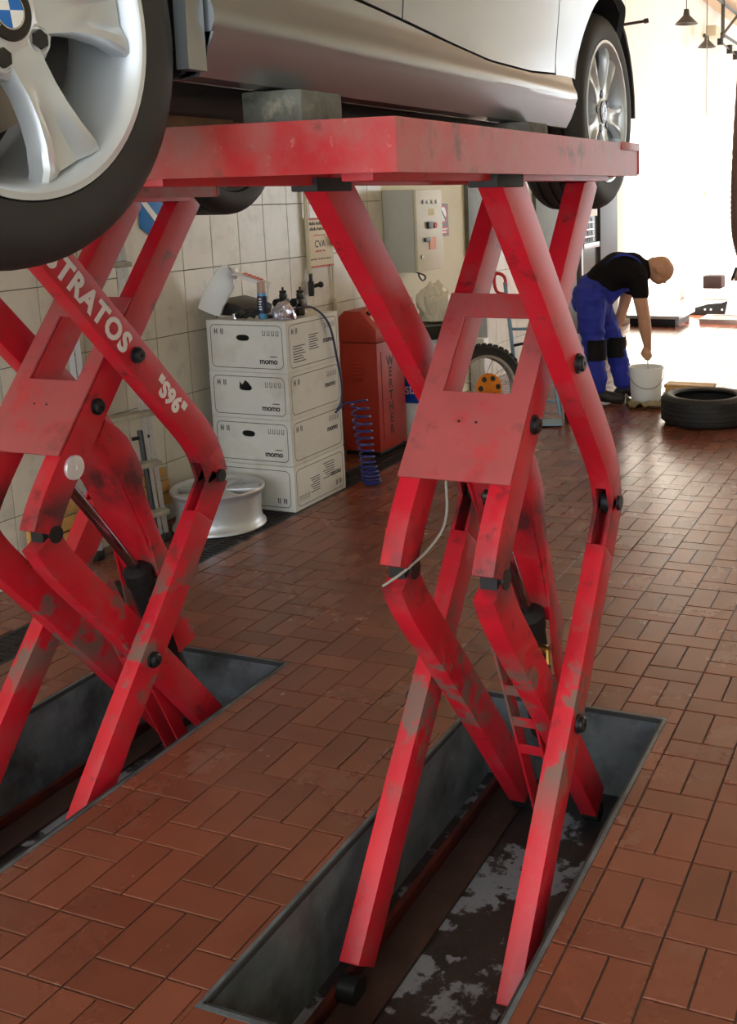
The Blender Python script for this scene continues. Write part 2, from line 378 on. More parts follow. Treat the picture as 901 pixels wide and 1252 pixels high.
# ------------------------------------------------------------------ scissor lifts
def band(cl, d):
    """outline of a bent bar with centre line cl and depth d (number or list)"""
    n = len(cl); dd = d if isinstance(d, (list, tuple)) else [d] * n; L, R = [], []
    for i in range(n):
        a, b = Vector(cl[max(i - 1, 0)]), Vector(cl[min(i + 1, n - 1)]); t = (b - a).normalized(); nn = Vector((-t.y, t.x)); p = Vector(cl[i])
        L.append(tuple(p + nn * dd[i] / 2)); R.append(tuple(p - nn * dd[i] / 2))
    return L + R[::-1]
def smooth_line(pts, k=3):
    for _ in range(k):
        q = [pts[0]]
        for i in range(len(pts) - 1):
            a, b = Vector(pts[i]), Vector(pts[i + 1]); q += [tuple(a * .75 + b * .25), tuple(a * .25 + b * .75)]
        pts = q + [pts[-1]]
    return pts
def smooth_line3(pts, k=3):
    for _ in range(k):
        q = [pts[0]]
        for a, b in zip(pts, pts[1:]): q += [a.lerp(b, .25), a.lerp(b, .75)]
        pts = q + [pts[-1]]
    return pts
PIV_U, PIV_L = (2.585, 1.262), (2.545, 0.30)
UO = [(2.145, 1.745), (2.585, 1.262), (2.80, 1.03), (2.89, 0.925), (2.925, 0.835), (2.934, 0.795)]
LO = [(2.945, 0.795), (2.672, 0.452), (2.392, 0.120), (2.12, -0.222)]
UI = [(2.262, 0.789), (2.30, 0.87), (2.42, 1.02), (3.02, 1.735)]
LI = [(2.262, 0.770), (2.31, 0.68), (2.50, 0.455), (2.70, 0.205), (2.90, -0.05), (3.035, -0.225)]
def lift(dx, label, lettered, dy=0.0, dz=0.0):
    W = -1.10 + dx
    t = thing('scissor_lift', (W, 2.45, -0.30), label, 'car lift', 'pair of red scissor lifts')
    # platform: deck, skirts, near lip, folded flap
    x0, x1, y0, y1, z0, z1 = W - 0.31, W + 0.30, 1.53, 2.955, 1.730, 1.815
    bm = B(); box(bm, x0, x1, y0, y1, z1 - 0.012, z1); box(bm, x0, x0 + 0.012, y0, y1, z0, z1 - 0.012); box(bm, x1 - 0.012, x1, y0, y1, z0, z1 - 0.012)
    box(bm, x0 + 0.012, x1 - 0.012, y0, y0 + 0.012, z0, z1 - 0.012); box(bm, x0 + 0.012, x1 - 0.012, y1 - 0.012, y1, z0, z1 - 0.012)
    bmesh.ops.remove_doubles(bm, verts=bm.verts, dist=1e-5)
    plat = obj('platform', bm, RED_PLATE, t, smooth=0)
    bm = B(); box(bm, x1 - 0.002, x1 + 0.004, y1 - 0.16, y1 + 0.006, z1 - 0.018, z1 + 0.003); box(bm, x1 - 0.10, x1 + 0.003, y1, y1 + 0.006, z0 + 0.004, z1 + 0.003)
    obj('folded_flap', bm, RED_PLATE, plat, bev=0.0015)
    for xx in (W - 0.22, W + 0.20):
        bm = B(); prism(bm, [(xx - 0.03, z0 - 0.012), (xx + 0.03, z0 - 0.012), (xx + 0.03, z0 + 0.03), (xx - 0.03, z0 + 0.03)], 'Y', y0 + 0.05, y1 - 0.05)
        obj('slide_channel', bm, RED, plat, bev=0.003)
    def cut(cl, ln):                             # split a polyline at distance ln from its start
        acc = 0
        for k in range(len(cl) - 1):
            a_, b_ = Vector(cl[k]), Vector(cl[k + 1]); d_ = (b_ - a_).length
            if acc + d_ > ln:
                p_ = tuple(a_.lerp(b_, (ln - acc) / d_)); return cl[:k + 1] + [p_], [p_] + cl[k + 1:]
            acc += d_
    def bar(name, cl, xa, xb, d, fork=None, mt=RED, k=3):
        cl = smooth_line(cl, k)
        bm = B()
        if fork is None: prism(bm, band(cl, d), 'X', xa, xb)
        else:                                   # slotted end: two cheeks and the rear web, open at the front
            end, ln = fork
            if end == 'end': cl = cl[::-1]
            tail, solid = cut(cl, ln)
            prism(bm, band(solid, d), 'X', xa, xb)
            prism(bm, band(tail, d), 'X', xa, xa + 0.012); prism(bm, band(tail, d), 'X', xb - 0.012, xb)
            out = band(tail, d); h = len(out) // 2; L_, R_ = out[:h], out[h:][::-1]
            side, oth = (L_, R_) if sum(p[0] for p in L_) > sum(p[0] for p in R_) else (R_, L_)
            inn = [(p[0] * .86 + q[0] * .14, p[1] * .86 + q[1] * .14) for p, q in zip(side, oth)]
            prism(bm, list(side) + inn[::-1], 'X', xa + 0.012, xb - 0.012)
        return obj(name, bm, mt, t, bev=0.0045 if fork is None else 0.003)
    for s in (1, -1):
        o1 = W + s * 0.24; o0 = o1 - s * 0.056; xa, xb = min(o0, o1), max(o0, o1)
        ua = bar('upper_arm', UO, xa, xb, 0.105, ('end', 0.085))
        bar('lower_arm', LO, xa, xb, 0.100, ('start', 0.15))
        i1 = W + s * 0.15; i0 = i1 - s * 0.056; ya, yb = min(i0, i1), max(i0, i1)
        bar('inner_upper_arm', UI, ya, yb, 0.098); bar('inner_lower_arm', LI, ya, yb, 0.098)
        # bolts and pins
        for (c, x) in ((PIV_U, o1 + s * 0.010), (PIV_L, o1 + s * 0.012), ((2.50, 1.115), i1 + s * 0.008)):
            bm = B(); bolt(bm, (0, 0, 0), 0.021, 0.020, 'X')
            xform(bm, Matrix.Translation((x, c[0], c[1])) @ (Matrix.Rotation(PI, 4, 'Z') if s < 0 else Matrix.Identity(4))); obj('pivot_bolt', bm, BLACKST, t)
        bm = B(); cyl(bm, ((o0 + o1) / 2, 2.945, 0.795), 0.022, 0.074, 'X', 14); lathe(bm, [(0.0225, -0.018), (0.034, -0.018), (0.034, 0.018), (0.0225, 0.018)], ((o0 + o1) / 2, 2.945, 0.795), 'X', 14, closed=True); obj('knee_pin', bm, BLACKST, t)
        bm = B(); cyl(bm, ((i0 + i1) / 2, 2.295, 0.778), 0.026, 0.061, 'X', 14); box(bm, min(i0, i1) + 0.006, max(i0, i1) - 0.006, 2.252, 2.29, 0.760, 0.80); obj('knee_pin', bm, BLACKST, t)  # pin, plus a dark box standing in for shade in the gap
        bm = B(); cyl(bm, ((o0 + o1) / 2, 2.085, -0.265), 0.034, 0.05, 'X', 18); obj('roller', bm, BLACKST, t)
        bm = B(); cyl(bm, ((i0 + i1) / 2, 3.04, -0.262), 0.032, 0.05, 'X', 18); obj('roller', bm, BLACKST, t)
        bm = B(); box(bm, min(o0, o1) - 0.006, max(o0, o1) + 0.006, 2.07, 2.22, 1.705, 1.735); obj('top_bracket', bm, UNDARK, t, bev=0.004)
        bm = B(); box(bm, min(i0, i1) - 0.006, max(i0, i1) + 0.006, 2.94, 3.0 - 0.06, 1.715, 1.735); obj('top_bracket', bm, UNDARK, t, bev=0.004)
    # cover plate on the inner upper arms: lower sheet, two stiles, crossbar with the open window between
    d = (Vector((3.02, 1.735)) - Vector((2.42, 1.02))).normalized(); n = Vector((-d.y, d.x)); base = Vector((2.385, 0.985)) + n * 0.050
    def onplate(u, x, h): p = base + d * u + n * h; return Vector((W + x, p.x, p.y))
    bm = B()
    def slab(poly, h0, h1):
        A = [bm.verts.new(onplate(u, x, h0)) for x, u in poly]; C = [bm.verts.new(onplate(u, x, h1)) for x, u in poly]
        bm.faces.new(A); bm.faces.new(C[::-1])
        for i in range(len(poly)): bm.faces.new((A[i], C[i], C[(i + 1) % len(poly)], A[(i + 1) % len(poly)]))
    slab([(-0.151, -0.022), (0.151, -0.022), (0.151, 0.225), (-0.151, 0.225)], 0.0, 0.006)
    slab([(-0.151, 0.225), (-0.094, 0.225), (-0.094, 0.455), (-0.151, 0.455)], 0.0, 0.006)
    slab([(0.151, 0.225), (0.094, 0.225), (0.094, 0.455), (0.151, 0.455)], 0.0, 0.006)
    slab([(-0.151, 0.455), (0.151, 0.455), (0.151, 0.530), (-0.151, 0.530)], 0.0, 0.006)
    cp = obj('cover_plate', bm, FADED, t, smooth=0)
    for xx in (-0.025, 0.022):
        bm = B(); tube(bm, [onplate(0.14, xx, 0.004), onplate(0.14, xx, 0.0072)], 0.0035, 8); obj('screw_hole_dot', bm, BLACKST, cp)  # dark dots standing in for open holes in the plate
    # toothed safety lever behind the cylinder: channel with bright web
    lev = [(2.60, 1.05), (2.645, 1.02), (2.690, 0.975), (2.725, 0.91), (2.746, 0.855), (2.742, 0.80), (2.795, 0.64), (2.865, 0.476), (2.890, 0.415), (2.872, 0.37)]
    teeth = [(2.862 + 0.010 * q if q % 2 else 2.878 + 0.010 * q, 0.355 - 0.020 * q) for q in range(9)]
    near = [(2.86, 0.17), (2.80, 0.36), (2.780, 0.486), (2.751, 0.618), (2.662, 0.811), (2.560, 0.985)]
    for s in (1, -1):
        bm = B(); prism(bm, lev + teeth + near, 'X', W + s * 0.078, W + s * 0.086); obj('lever_plate', bm, RED, t, bev=0.0015)
    bm = B(); prism(bm, band([(2.585, 1.0), (2.69, 0.755), (2.805, 0.47)], 0.010), 'X', W - 0.077, W + 0.077); obj('lever_web', bm, RED, t, smooth=0)
    # hydraulic cylinder, rod and pins
    ra, rb, rc = Vector((W + 0.068, 2.385, 0.955)), Vector((W + 0.028, 2.745, 0.505)), Vector((W + 0.005, 2.925, 0.06))
    bm = B(); tube(bm, [ra, rb], 0.017, 16); obj('piston_rod', bm, RODCHR, t)
    dd = (rc - rb).normalized()
    bm = B(); tube(bm, [rb - dd * .012, rb, rb + dd * 0.05, rb + dd * .055, rc], [0.030, 0.048, 0.048, 0.044, 0.044], 20); cy_ = obj('hydraulic_cylinder', bm, IRON, t)
    bm = B(); p = rb + dd * 0.12 + Vector((0.048, -0.02, 0)); tube(bm, [p - Vector((0.012, 0, 0)), p + Vector((0.012, -0.012, 0))], 0.013, 8); tube(bm, [p + Vector((0.012, -0.012, 0)), p + Vector((0.02, -0.03, -0.035))], 0.008, 8); obj('oil_fitting', bm, BRASS, cy_)
    bm = B(); cyl(bm, (W + 0.105, ra.y, ra.z), 0.016, 0.088, 'X', 14); obj('rod_pin', bm, BLACKST, t)
    if lettered:
        bm = B(); lathe(bm, [(0, 0), (0.037, 0), (0.037, 0.006), (0.034, 0.009), (0.006, 0.010), (0.005, 0.007), (0, 0.007)], (W + 0.150, ra.y, ra.z), 'X', 32); obj('pin_cap', bm, mat('turned_steel', (0.86, 0.88, 0.90, 1), 0.30, 0.5), t)['label'] = 'bright turned metal cap on the rod pin'
    # rung frame between the inner lower arms
    def lad(u, off): a = Vector((2.53, 0.52)); q = (Vector((2.83, -0.16)) - a).normalized(); m = Vector((-q.y, q.x)); p = a + q * u + m * off; return (p.x, p.y)
    for xx in (-0.004, 0.070):
        bm = B(); prism(bm, [lad(0, 0), lad(0.80, 0), lad(0.80, 0.05), lad(0, 0.05)], 'X', W + xx, W + xx + 0.008); obj('frame_rail', bm, RED, t, bev=0.0015)
    for u in (0.20, 0.33, 0.45):
        bm = B(); prism(bm, [lad(u, 0.002), lad(u + 0.034, 0.002), lad(u + 0.034, 0.008), lad(u, 0.008)], 'X', W + 0.004, W + 0.070); obj('rung', bm, RED, t, smooth=0)
    if lettered:
        WH = mat('white_lettering', srgb(236, 226, 220), 0.5, vary=0.05)
        dv = (Vector((2.80, 1.03)) - Vector((2.145, 1.745))).normalized(); up = Vector((-dv.y, dv.x)); up = up if up.y > 0 else -up
        def T(s, along, size, **k):
            p = Vector(PIV_U) + dv * along - up * size * 0.36
            return text_mesh('lettering', s, size, axes((W + 0.2405, p.x, p.y), (0, dv.x, dv.y), (0, up.x, up.y), (1, 0, 0)), WH, t, bold=0.0035, **k)
        T('STRATOS', -0.045, 0.088, spacing=1.12, align='RIGHT'); T('"S96"', 0.125, 0.074, spacing=1.05)
    else:
        bm = B()
        pts = [Vector(onplate(0.0, -0.03, -0.01)), Vector((W - 0.04, 2.38, 0.88)), Vector((W - 0.07, 2.34, 0.82)), Vector((W - 0.10, 2.24, 0.785)), Vector((W - 0.135, 2.20, 0.762))]
        tube(bm, smooth_line3(pts), 0.0035, 6); obj('grey_cable', bm, mat('grey_cable', srgb(150, 148, 140), 0.5), t)
    t.location += Vector((0, dy, dz)); return t
lift(0.0, 'red scissor lift without lettering, grey wire tied below its cover plate', False)
lift(-1.41, 'red scissor lift with white lettering and a bright pin cap', True, 0.015, -0.03)
# rubber pad between platform and car sill
RUB = mat('worn_grey_rubber', srgb(96, 98, 92), 0.8, vary=0.25, vscale=30, bump=0.2, bscale=80, dirt=[(srgb(170, 166, 140), 16, 0.55, 0.7, 0.6, 0.9), (srgb(40, 42, 42), 12, 0.55, 0.65, 0.7, 0.8)])
bm = B(); box(bm, -1.14, -1.02, 1.615, 1.75, 1.8155, 1.8745)
tag(obj('lift_pad', bm, RUB, bev=0.006), 'worn grey rubber block between red platform and car sill', 'rubber block')
bm = B(); box(bm, -1.14, -1.02, 2.70, 2.84, 1.8155, 1.8745)
tag(obj('lift_pad', bm, RUB, bev=0.006), 'rubber block under the rear end of the car sill', 'rubber block')
for y, w in ((1.615, 'front'), (2.70, 'rear')):
    bm = B(); box(bm, -2.76, -2.64, y, y + .135, 1.7855, 1.8745)
    tag(obj('lift_pad', bm, RUB, bev=0.006), 'rubber block on the lettered lift under the %s end of the far sill' % w, 'rubber block')
# ------------------------------------------------------------------ car
SILV = mat('silver_car_paint', (0.24, 0.26, 0.285, 1), 0.30, 0.7, vary=0.04, vscale=2, coat=0.9, dirt=[(srgb(150, 132, 108), 3, 0.55, 0.8, 0.30, 0.5)])
UNDER = mat('black_underbody', srgb(26, 25, 24), 0.75, vary=0.3, vscale=12, bump=0.1)
TYRE = mat('tyre_rubber', srgb(36, 36, 37), 0.62, vary=0.12, vscale=12, bump=0.05, bscale=120, dirt=[(srgb(84, 80, 74), 8, 0.55, 0.75, 0.4, 0.8)])
ALLOY = mat('silver_alloy', (0.56, 0.60, 0.65, 1), 0.34, 0.45, vary=0.04, vscale=10, coat=0.3)
ALLOYD = mat('dull_alloy', (0.40, 0.39, 0.38, 1), 0.5, 0.7, vary=0.1, vscale=10)
BRAKE = mat('brake_disc', (0.30, 0.27, 0.25, 1), 0.45, 0.9, vary=0.1, vscale=25)
BEIGE = mat('dusty_beige_metal', srgb(150, 132, 100), 0.7, vary=0.2, vscale=14)
CX = -1.92                                       # car's middle
car = thing('car', (CX, 2.3, 1.61), 'silver car raised on two red scissor lifts', 'car')
PROF = [(1.877, -1.105), (1.884, -1.075), (1.905, -1.060), (1.940, -1.046), (1.962, -1.036), (1.980, -1.038), (2.000, -1.048), (2.03, -1.056), (2.08, -1.052), (2.2, -1.040), (2.32, -1.034), (2.42, -1.036), (2.50, -1.046), (2.56, -1.060)]
def sx(z, inset=0.0):
    if z <= PROF[0][0]: return PROF[0][1] - inset
    for (a, xa), (b, xb) in zip(PROF, PROF[1:]):
        if z <= b: return xa + (xb - xa) * (z - a) / (b - a) - inset
    return PROF[-1][1] - inset
FW, RW = (1.058, 1.927), (3.544, 1.948)
def arch(y, c, r): return c[1] + math.sqrt(max(r * r - (y - c[0]) ** 2, 0))
def door_bottom(y):
    pts = [(1.42, 2.075), (1.9, 2.058), (2.07, 2.046), (2.52, 2.010), (2.80, 2.010), (3.07, 2.026), (3.3, 2.03)]
    for (a, za), (b, zb) in zip(pts, pts[1:]):
        if y <= b: t = max(0, (y - a) / (b - a)); return za + (zb - za) * t
    return pts[-1][1]
def panel(name, y0, y1, lo, hi, m, mirror, rows=14, cols=24, inset=0.0, cosine=False, flat=0.0):
    bm = B(); G = []
    for i in range(cols + 1):
        t = i / cols
        if cosine: t = 0.5 - 0.5 * math.cos(PI * t)
        y = y0 + (y1 - y0) * t; a, b = lo(y), hi(y); col = []
        for k in range(rows + 1):
            z = a + (b - a) * k / rows
            taper = 0.9 * max(0, y - 3.66) ** 1.5 + 0.055 * max(0, (abs(y - 2.3) - 1.35)) ** 2 * 1.6
            col.append((y, z, sx(max(z, flat), inset) - taper))
        G.append(col)
    def V(y, z, x): return bm.verts.new((2 * CX - x if mirror else x, y, z))
    O = [[V(*p) for p in c] for c in G]
    for i in range(cols):
        for k in range(rows): bm.faces.new((O[i][k], O[i + 1][k], O[i + 1][k + 1], O[i][k + 1]))
    border = [O[i][0] for i in range(cols + 1)] + [O[cols][k] for k in range(1, rows + 1)] + [O[i][rows] for i in range(cols - 1, -1, -1)] + [O[0][k] for k in range(rows - 1, 0, -1)]
    off = Vector((0.022 if mirror else -0.022, 0, 0)); I = [bm.verts.new(v.co + off) for v in border]; n = len(border)
    for i in range(n): bm.faces.new((border[i], I[i], I[(i + 1) % n], border[(i + 1) % n]))
    return obj(name, bm, m, car, smooth=28)
BELT = lambda y: 2.56
for mir in (False, True):
    g = 0.003
    panel('front_door', 1.411 + g, 2.067 - g, lambda y: door_bottom(y) + g, BELT, SILV, mir)
    panel('rear_door', 2.067 + g, 3.005 - g, lambda y: max(door_bottom(y) + g, arch(y, RW, 0.395) + 0.01 if y > 3.2 else 0), BELT, SILV, mir)
    sill = panel('sill', 1.411 + g, 3.148, lambda y: 1.877, lambda y: door_bottom(y) - g, SILV, mir, rows=26, cols=30)
    panel('quarter_panel', 3.005 + g, 3.93, lambda y: (door_bottom(y) - g if y < 3.17 else arch(y, RW, 0.372) if abs(y - RW[0]) < 0.372 else 1.93), BELT, SILV, mir, cols=70)
    panel('front_fender', 0.32, 1.411 - g, lambda y: (arch(y, FW, 0.372) if y < FW[0] + 0.30 and abs(y - FW[0]) < 0.372 else 1.885), BELT, SILV, mir, cols=150, inset=-0.004, flat=2.04)
# lower skirt band, dark and tucked under
for mir in (1, -1):
    bm = B(); f = lambda x: x if mir > 0 else 2 * CX - x
    prism(bm, [(f(-1.108), 1.8755), (f(-1.072), 1.879), (f(-1.056), 1.906), (f(-1.040), 1.944), (f(-1.060), 1.944), (f(-1.108), 1.884)], 'Y', 1.414, 3.146)
    obj('sill_skirt', bm, SILV, car)
# core of the body: floor pan, tub, bonnet, glasshouse, bumpers
bm = B(); box(bm, 2 * CX + 1.11, -1.11, 1.46, 3.12, 1.884, 1.93); box(bm, 2 * CX + 1.36, -1.36, 0.42, 3.92, 1.90, 2.35); box(bm, 2 * CX + 1.08, -1.08, 1.47, 3.11, 1.95, 2.54); box(bm, 2 * CX + 1.16, -1.16, 0.4, 3.9, 2.34, 2.55)
obj('underbody', bm, UNDER, car, bev=0.01)
for c in (FW, RW):
    for f in ((lambda x: x), (lambda x: 2 * CX - x)):
        bm = B(); pts = [(c[0] + 0.375 * math.cos(PI * k / 16), c[1] + 0.375 * math.sin(PI * k / 16)) for k in range(17)]
        a = pts + [(c[0] - 0.39, c[1] - 0.02)] + [(c[0] + 0.392 * math.cos(PI * k / 16), c[1] + 0.392 * math.sin(PI * k / 16)) for k in range(16, -1, -1)]
        prism(bm, a, 'X', *sorted((f(-1.075), f(-1.36)))); obj('arch_liner', bm, UNDER, car)
bm = B(); tube(bm, [(-1.9, 0.9, 1.90), (-1.75, 1.6, 1.885), (-1.72, 2.6, 1.885), (-1.9, 3.6, 1.90)], 0.035, 12); tube(bm, [(-1.72, 1.9, 1.885), (-1.72, 2.3, 1.885)], [0.07, 0.07], 14); obj('exhaust_pipe', bm, BEIGE, car)
bm = B(); tube(bm, [(-1.34, 1.00, 1.905), (-1.62, 1.22, 1.88), (-1.9, 1.30, 1.88)], [0.028, 0.035, 0.04], 10); tube(bm, [(-1.34, 1.06, 1.90), (-1.55, 1.50, 1.882)], 0.022, 8); obj('control_arm', bm, BEIGE, car)
bm = B(); tube(bm, [(-1.34, 3.54, 1.93), (-1.92, 3.50, 1.92), (-2.50, 3.54, 1.93)], 0.035, 10); obj('rear_axle', bm, UNDER, car)
hw = 0.82
def hull(name, secs, m):                          # sections along Y: (y, half width, z bottom, z top)
    bm = B(); R = []
    for y, w, za, zb in secs:
        r = min(0.06, (zb - za) * .45, w * .3)
        R.append([bm.verts.new((CX + x, y, z)) for x, z in ((-w, za + r * .5), (-w + r * .3, za), (w - r * .3, za), (w, za + r * .5), (w, zb - r), (w - r, zb), (-w + r, zb), (-w, zb - r))])
    for a, b in zip(R, R[1:]):
        for k in range(8): bm.faces.new((a[k], a[(k + 1) % 8], b[(k + 1) % 8], b[k]))
    bm.faces.new(R[0][::-1]); bm.faces.new(R[-1]); return obj(name, bm, m, car, smooth=30)
hull('front_bumper', [(0.16, 0.60, 1.95, 2.28), (0.22, 0.74, 1.90, 2.36), (0.40, 0.84, 1.88, 2.42)], SILV)
hull('rear_bumper', [(3.90, 0.56, 2.0, 2.40), (4.15, 0.54, 2.0, 2.36), (4.22, 0.48, 2.02, 2.30)], SILV)
hull('bonnet', [(0.22, 0.70, 2.30, 2.40), (0.6, 0.80, 2.40, 2.55), (1.52, 0.84, 2.50, 2.66)], SILV)
hull('window_glass', [(1.35, 0.76, 2.56, 2.60), (1.95, 0.72, 2.56, 3.02), (2.2, 0.70, 2.56, 3.06), (3.4, 0.68, 2.56, 3.02), (3.95, 0.66, 2.56, 2.66)], mat('dark_car_glass', srgb(20, 24, 26), 0.05, spec=0.8))
hull('roof', [(1.90, 0.66, 3.00, 3.03), (2.3, 0.66, 3.05, 3.10), (3.3, 0.64, 3.03, 3.08), (3.55, 0.62, 2.98, 3.02)], SILV)
hull('boot_lid', [(3.80, 0.70, 2.50, 2.66), (4.20, 0.56, 2.40, 2.60)], SILV)
# wheels
BLUE_E = mat('emblem_blue', srgb(28, 110, 200), 0.3); WHITE_E = mat('emblem_white', srgb(235, 238, 240), 0.3); BLACK_E = mat('emblem_black', srgb(20, 20, 22), 0.3)
def wheel(cx, cy, cz, side, a0, detail=True, dark=False):
    """side = +1: outer face towards +X"""
    D = lambda h: h
    M = Matrix.Translation((cx, cy, cz)) @ (Matrix.Identity(4) if side > 0 else Matrix.Rotation(PI, 4, 'Z'))
    w = thing_child('wheel', (cx - side * 0.11, cy, cz), car)
    R = 0.317
    bm = B()                                     # x = 0 is the outer face, tyre runs to x = -0.225
    prof = [(0.226, -0.010), (0.232, -0.001), (0.262, 0.004), (0.285, 0.000), (0.300, -0.010), (0.309, -0.022), (0.314, -0.032)]
    g = [0.055, 0.095, 0.13, 0.17]
    x = -0.035
    for q in g: prof += [(0.317, -(q - 0.005)), (0.309, -(q - 0.004)), (0.309, -(q + 0.004)), (0.317, -(q + 0.005))]
    prof += [(0.314, -0.193), (0.309, -0.203), (0.300, -0.215), (0.262, -0.229), (0.232, -0.224), (0.226, -0.215)]
    lathe(bm, prof, (0, 0, 0), 'X', 72); xform(bm, M); obj('tyre', bm, TYRE, w, smooth=40)
    bm = B()                                     # rim: lip and barrel
    lathe(bm, [(0.229, -0.003), (0.229, 0.001), (0.220, 0.002), (0.212, -0.006), (0.206, -0.03), (0.200, -0.07), (0.190, -0.14), (0.205, -0.20), (0.226, -0.212), (0.226, -0.218), (0.198, -0.20), (0.182, -0.14), (0.190, -0.06)][:10] + [(0.21, -0.205), (0.196, -0.14), (0.208, -0.07), (0.216, -0.02)], (0, 0, 0), 'X', 72, closed=True)
    xform(bm, M); rim = obj('rim', bm, ALLOY if not dark else ALLOYD, w, smooth=50)
    if not detail: return w
    for k in range(5):                           # spokes: broad outer end, hollowed middle, two ridges
        an = a0 + 2 * PI * k / 5
        rows = [(0.040, 0.034, -0.020, -0.020), (0.070, 0.030, -0.016, -0.017), (0.100, 0.029, -0.012, -0.017), (0.130, 0.033, -0.009, -0.020), (0.160, 0.041, -0.007, -0.024), (0.188, 0.053, -0.007, -0.024), (0.2035, 0.061, -0.012, -0.022)]
        bm = B(); G = []
        for r, hwd, xe, xm in rows:
            ring = []
            for yy, xx in ((-hwd, xe - 0.030), (-hwd, xe - 0.006), (-hwd * .88, xe), (-hwd * .60, xe - 0.001), (-hwd * .30, xm), (hwd * .30, xm), (hwd * .60, xe - 0.001), (hwd * .88, xe), (hwd, xe - 0.006), (hwd, xe - 0.030)):
                ring.append(bm.verts.new((xx, yy, -r)))
            G.append(ring)
        for a, b in zip(G, G[1:]):
            for q in range(10): bm.faces.new((a[q], a[(q + 1) % 10], b[(q + 1) % 10], b[q]))
        bm.faces.new(G[0]); bm.faces.new(G[-1][::-1])
        xform(bm, M @ Matrix.Rotation(an, 4, 'X')); obj('spoke', bm, ALLOY, rim, smooth=40)
        bm = B(); aa = an + PI / 5
        cc = (0, math.sin(aa) * 0.058, -math.cos(aa) * 0.058)
        lathe(bm, [(0.0150, -0.030), (0.0155, -0.0185), (0.0175, -0.0178), (0.0195, -0.0195), (0.0200, -0.030)], cc, 'X', 20, closed=True); xform(bm, M); obj('bolt_recess', bm, ALLOY, rim)
        bm = B(); cyl(bm, (-0.020, cc[1], cc[2]), 0.0125, 0.010, 'X', 6); xform(bm, M); obj('wheel_bolt', bm, BLACKST, rim)
    bm = B(); lathe(bm, [(0.0, -0.016), (0.040, -0.016), (0.046, -0.019), (0.076, -0.021), (0.082, -0.026), (0.084, -0.05), (0.0, -0.05)], (0, 0, 0), 'X', 40); xform(bm, M); hub = obj('hub', bm, ALLOY, rim)
    # round emblem: dark ring, blue and white quarters
    bm = B(); lathe(bm, [(0, -0.016), (0.036, -0.016), (0.037, -0.0135), (0.035, -0.012), (0, -0.0118)], (0, 0, 0), 'X', 40); xform(bm, M); obj('emblem', bm, BLACK_E, w)
    for k in range(4):
        bm = B(); pts = [(0, 0)] + [(0.021 * math.cos(0.12 + PI / 2 * k + PI / 16 * q), 0.021 * math.sin(0.12 + PI / 2 * k + PI / 16 * q)) for q in range(9)]
        prism(bm, pts, 'X', -0.0118, -0.0108); xform(bm, M); obj('emblem_quarter', bm, (BLUE_E, WHITE_E)[k % 2], w, smooth=0)
    bm = B(); lathe(bm, [(0.0215, -0.0118), (0.0215, -0.0106), (0.0230, -0.0106), (0.0230, -0.0118)], (0, 0, 0), 'X', 40, closed=True); xform(bm, M); obj('emblem_ring', bm, CHROME, w)
    for s, an in (('B', 2.35), ('M', 1.8), ('W', 1.25)):
        rr = 0.0245; p = M @ Vector((-0.0117, -math.sin(an) * rr * side, math.cos(an) * rr))
        u = M.to_3x3() @ Vector((0, -math.sin(an), math.cos(an))); n = M.to_3x3() @ Vector((1, 0, 0)); r_ = u.cross(n)
        text_mesh('emblem_letter', s, 0.012, axes(p, r_, u, n), WHITE_E, w, depth=0.0003, align='CENTER')
    bm = B(); lathe(bm, [(0.07, -0.10), (0.150, -0.10), (0.150, -0.125), (0.07, -0.125)], (0, 0, 0), 'X', 48, closed=True); xform(bm, M); obj('brake_disc', bm, BRAKE, w)
    bm = B(); lathe(bm, [(0, -0.075), (0.075, -0.075), (0.08, -0.10), (0.0, -0.10)], (0, 0, 0), 'X', 32); xform(bm, M); obj('brake_hat', bm, ALLOYD, w)
    bm = B(); prism(bm, [(0.165 * math.cos(q * .16), 0.165 * math.sin(q * .16)) for q in range(-4, 5)] + [(0.095 * math.cos(q * .16), 0.095 * math.sin(q * .16)) for q in range(4, -5, -1)], 'X', -0.145, -0.075)
    xform(bm, M); obj('brake_caliper', bm, IRON, w, bev=0.006)
    bm = B(); lathe(bm, [(0, -0.17), (0.175, -0.17), (0.175, -0.165), (0, -0.165)], (0, 0, 0), 'X', 32); xform(bm, M); obj('dust_shield', bm, BEIGE, w)
    return w
def thing_child(name, loc, parent):
    o = bpy.data.objects.new(name, None); COL.objects.link(o); o.parent = parent; o.location = Vector(loc) - WLOC[parent.name]; WLOC[o.name] = Vector(loc); o.empty_display_size = 0.05
    return o
wheel(-1.062, *FW, 1, math.radians(25)); wheel(-1.062, *RW, 1, math.radians(12))
wheel(2 * CX + 1.062, *RW, -1, 0.3, False, True); wheel(2 * CX + 1.062, *FW, -1, 0.3, False, True)
from mathutils import noise as mnoise
# ------------------------------------------------------------------ along the left wall
def spline(pts, n=6):
    pts = [Vector(p) for p in pts]; out = []
    P = [pts[0] * 2 - pts[1]] + pts + [pts[-1] * 2 - pts[-2]]
    for i in range(1, len(P) - 2):
        for k in range(n):
            t = k / n; a, b, c, d = P[i - 1], P[i], P[i + 1], P[i + 2]
            out.append(0.5 * ((2 * b) + (c - a) * t + (2 * a - 5 * b + 4 * c - d) * t * t + (3 * b - a - 3 * c + d) * t ** 3))
    return out + [pts[-1]]
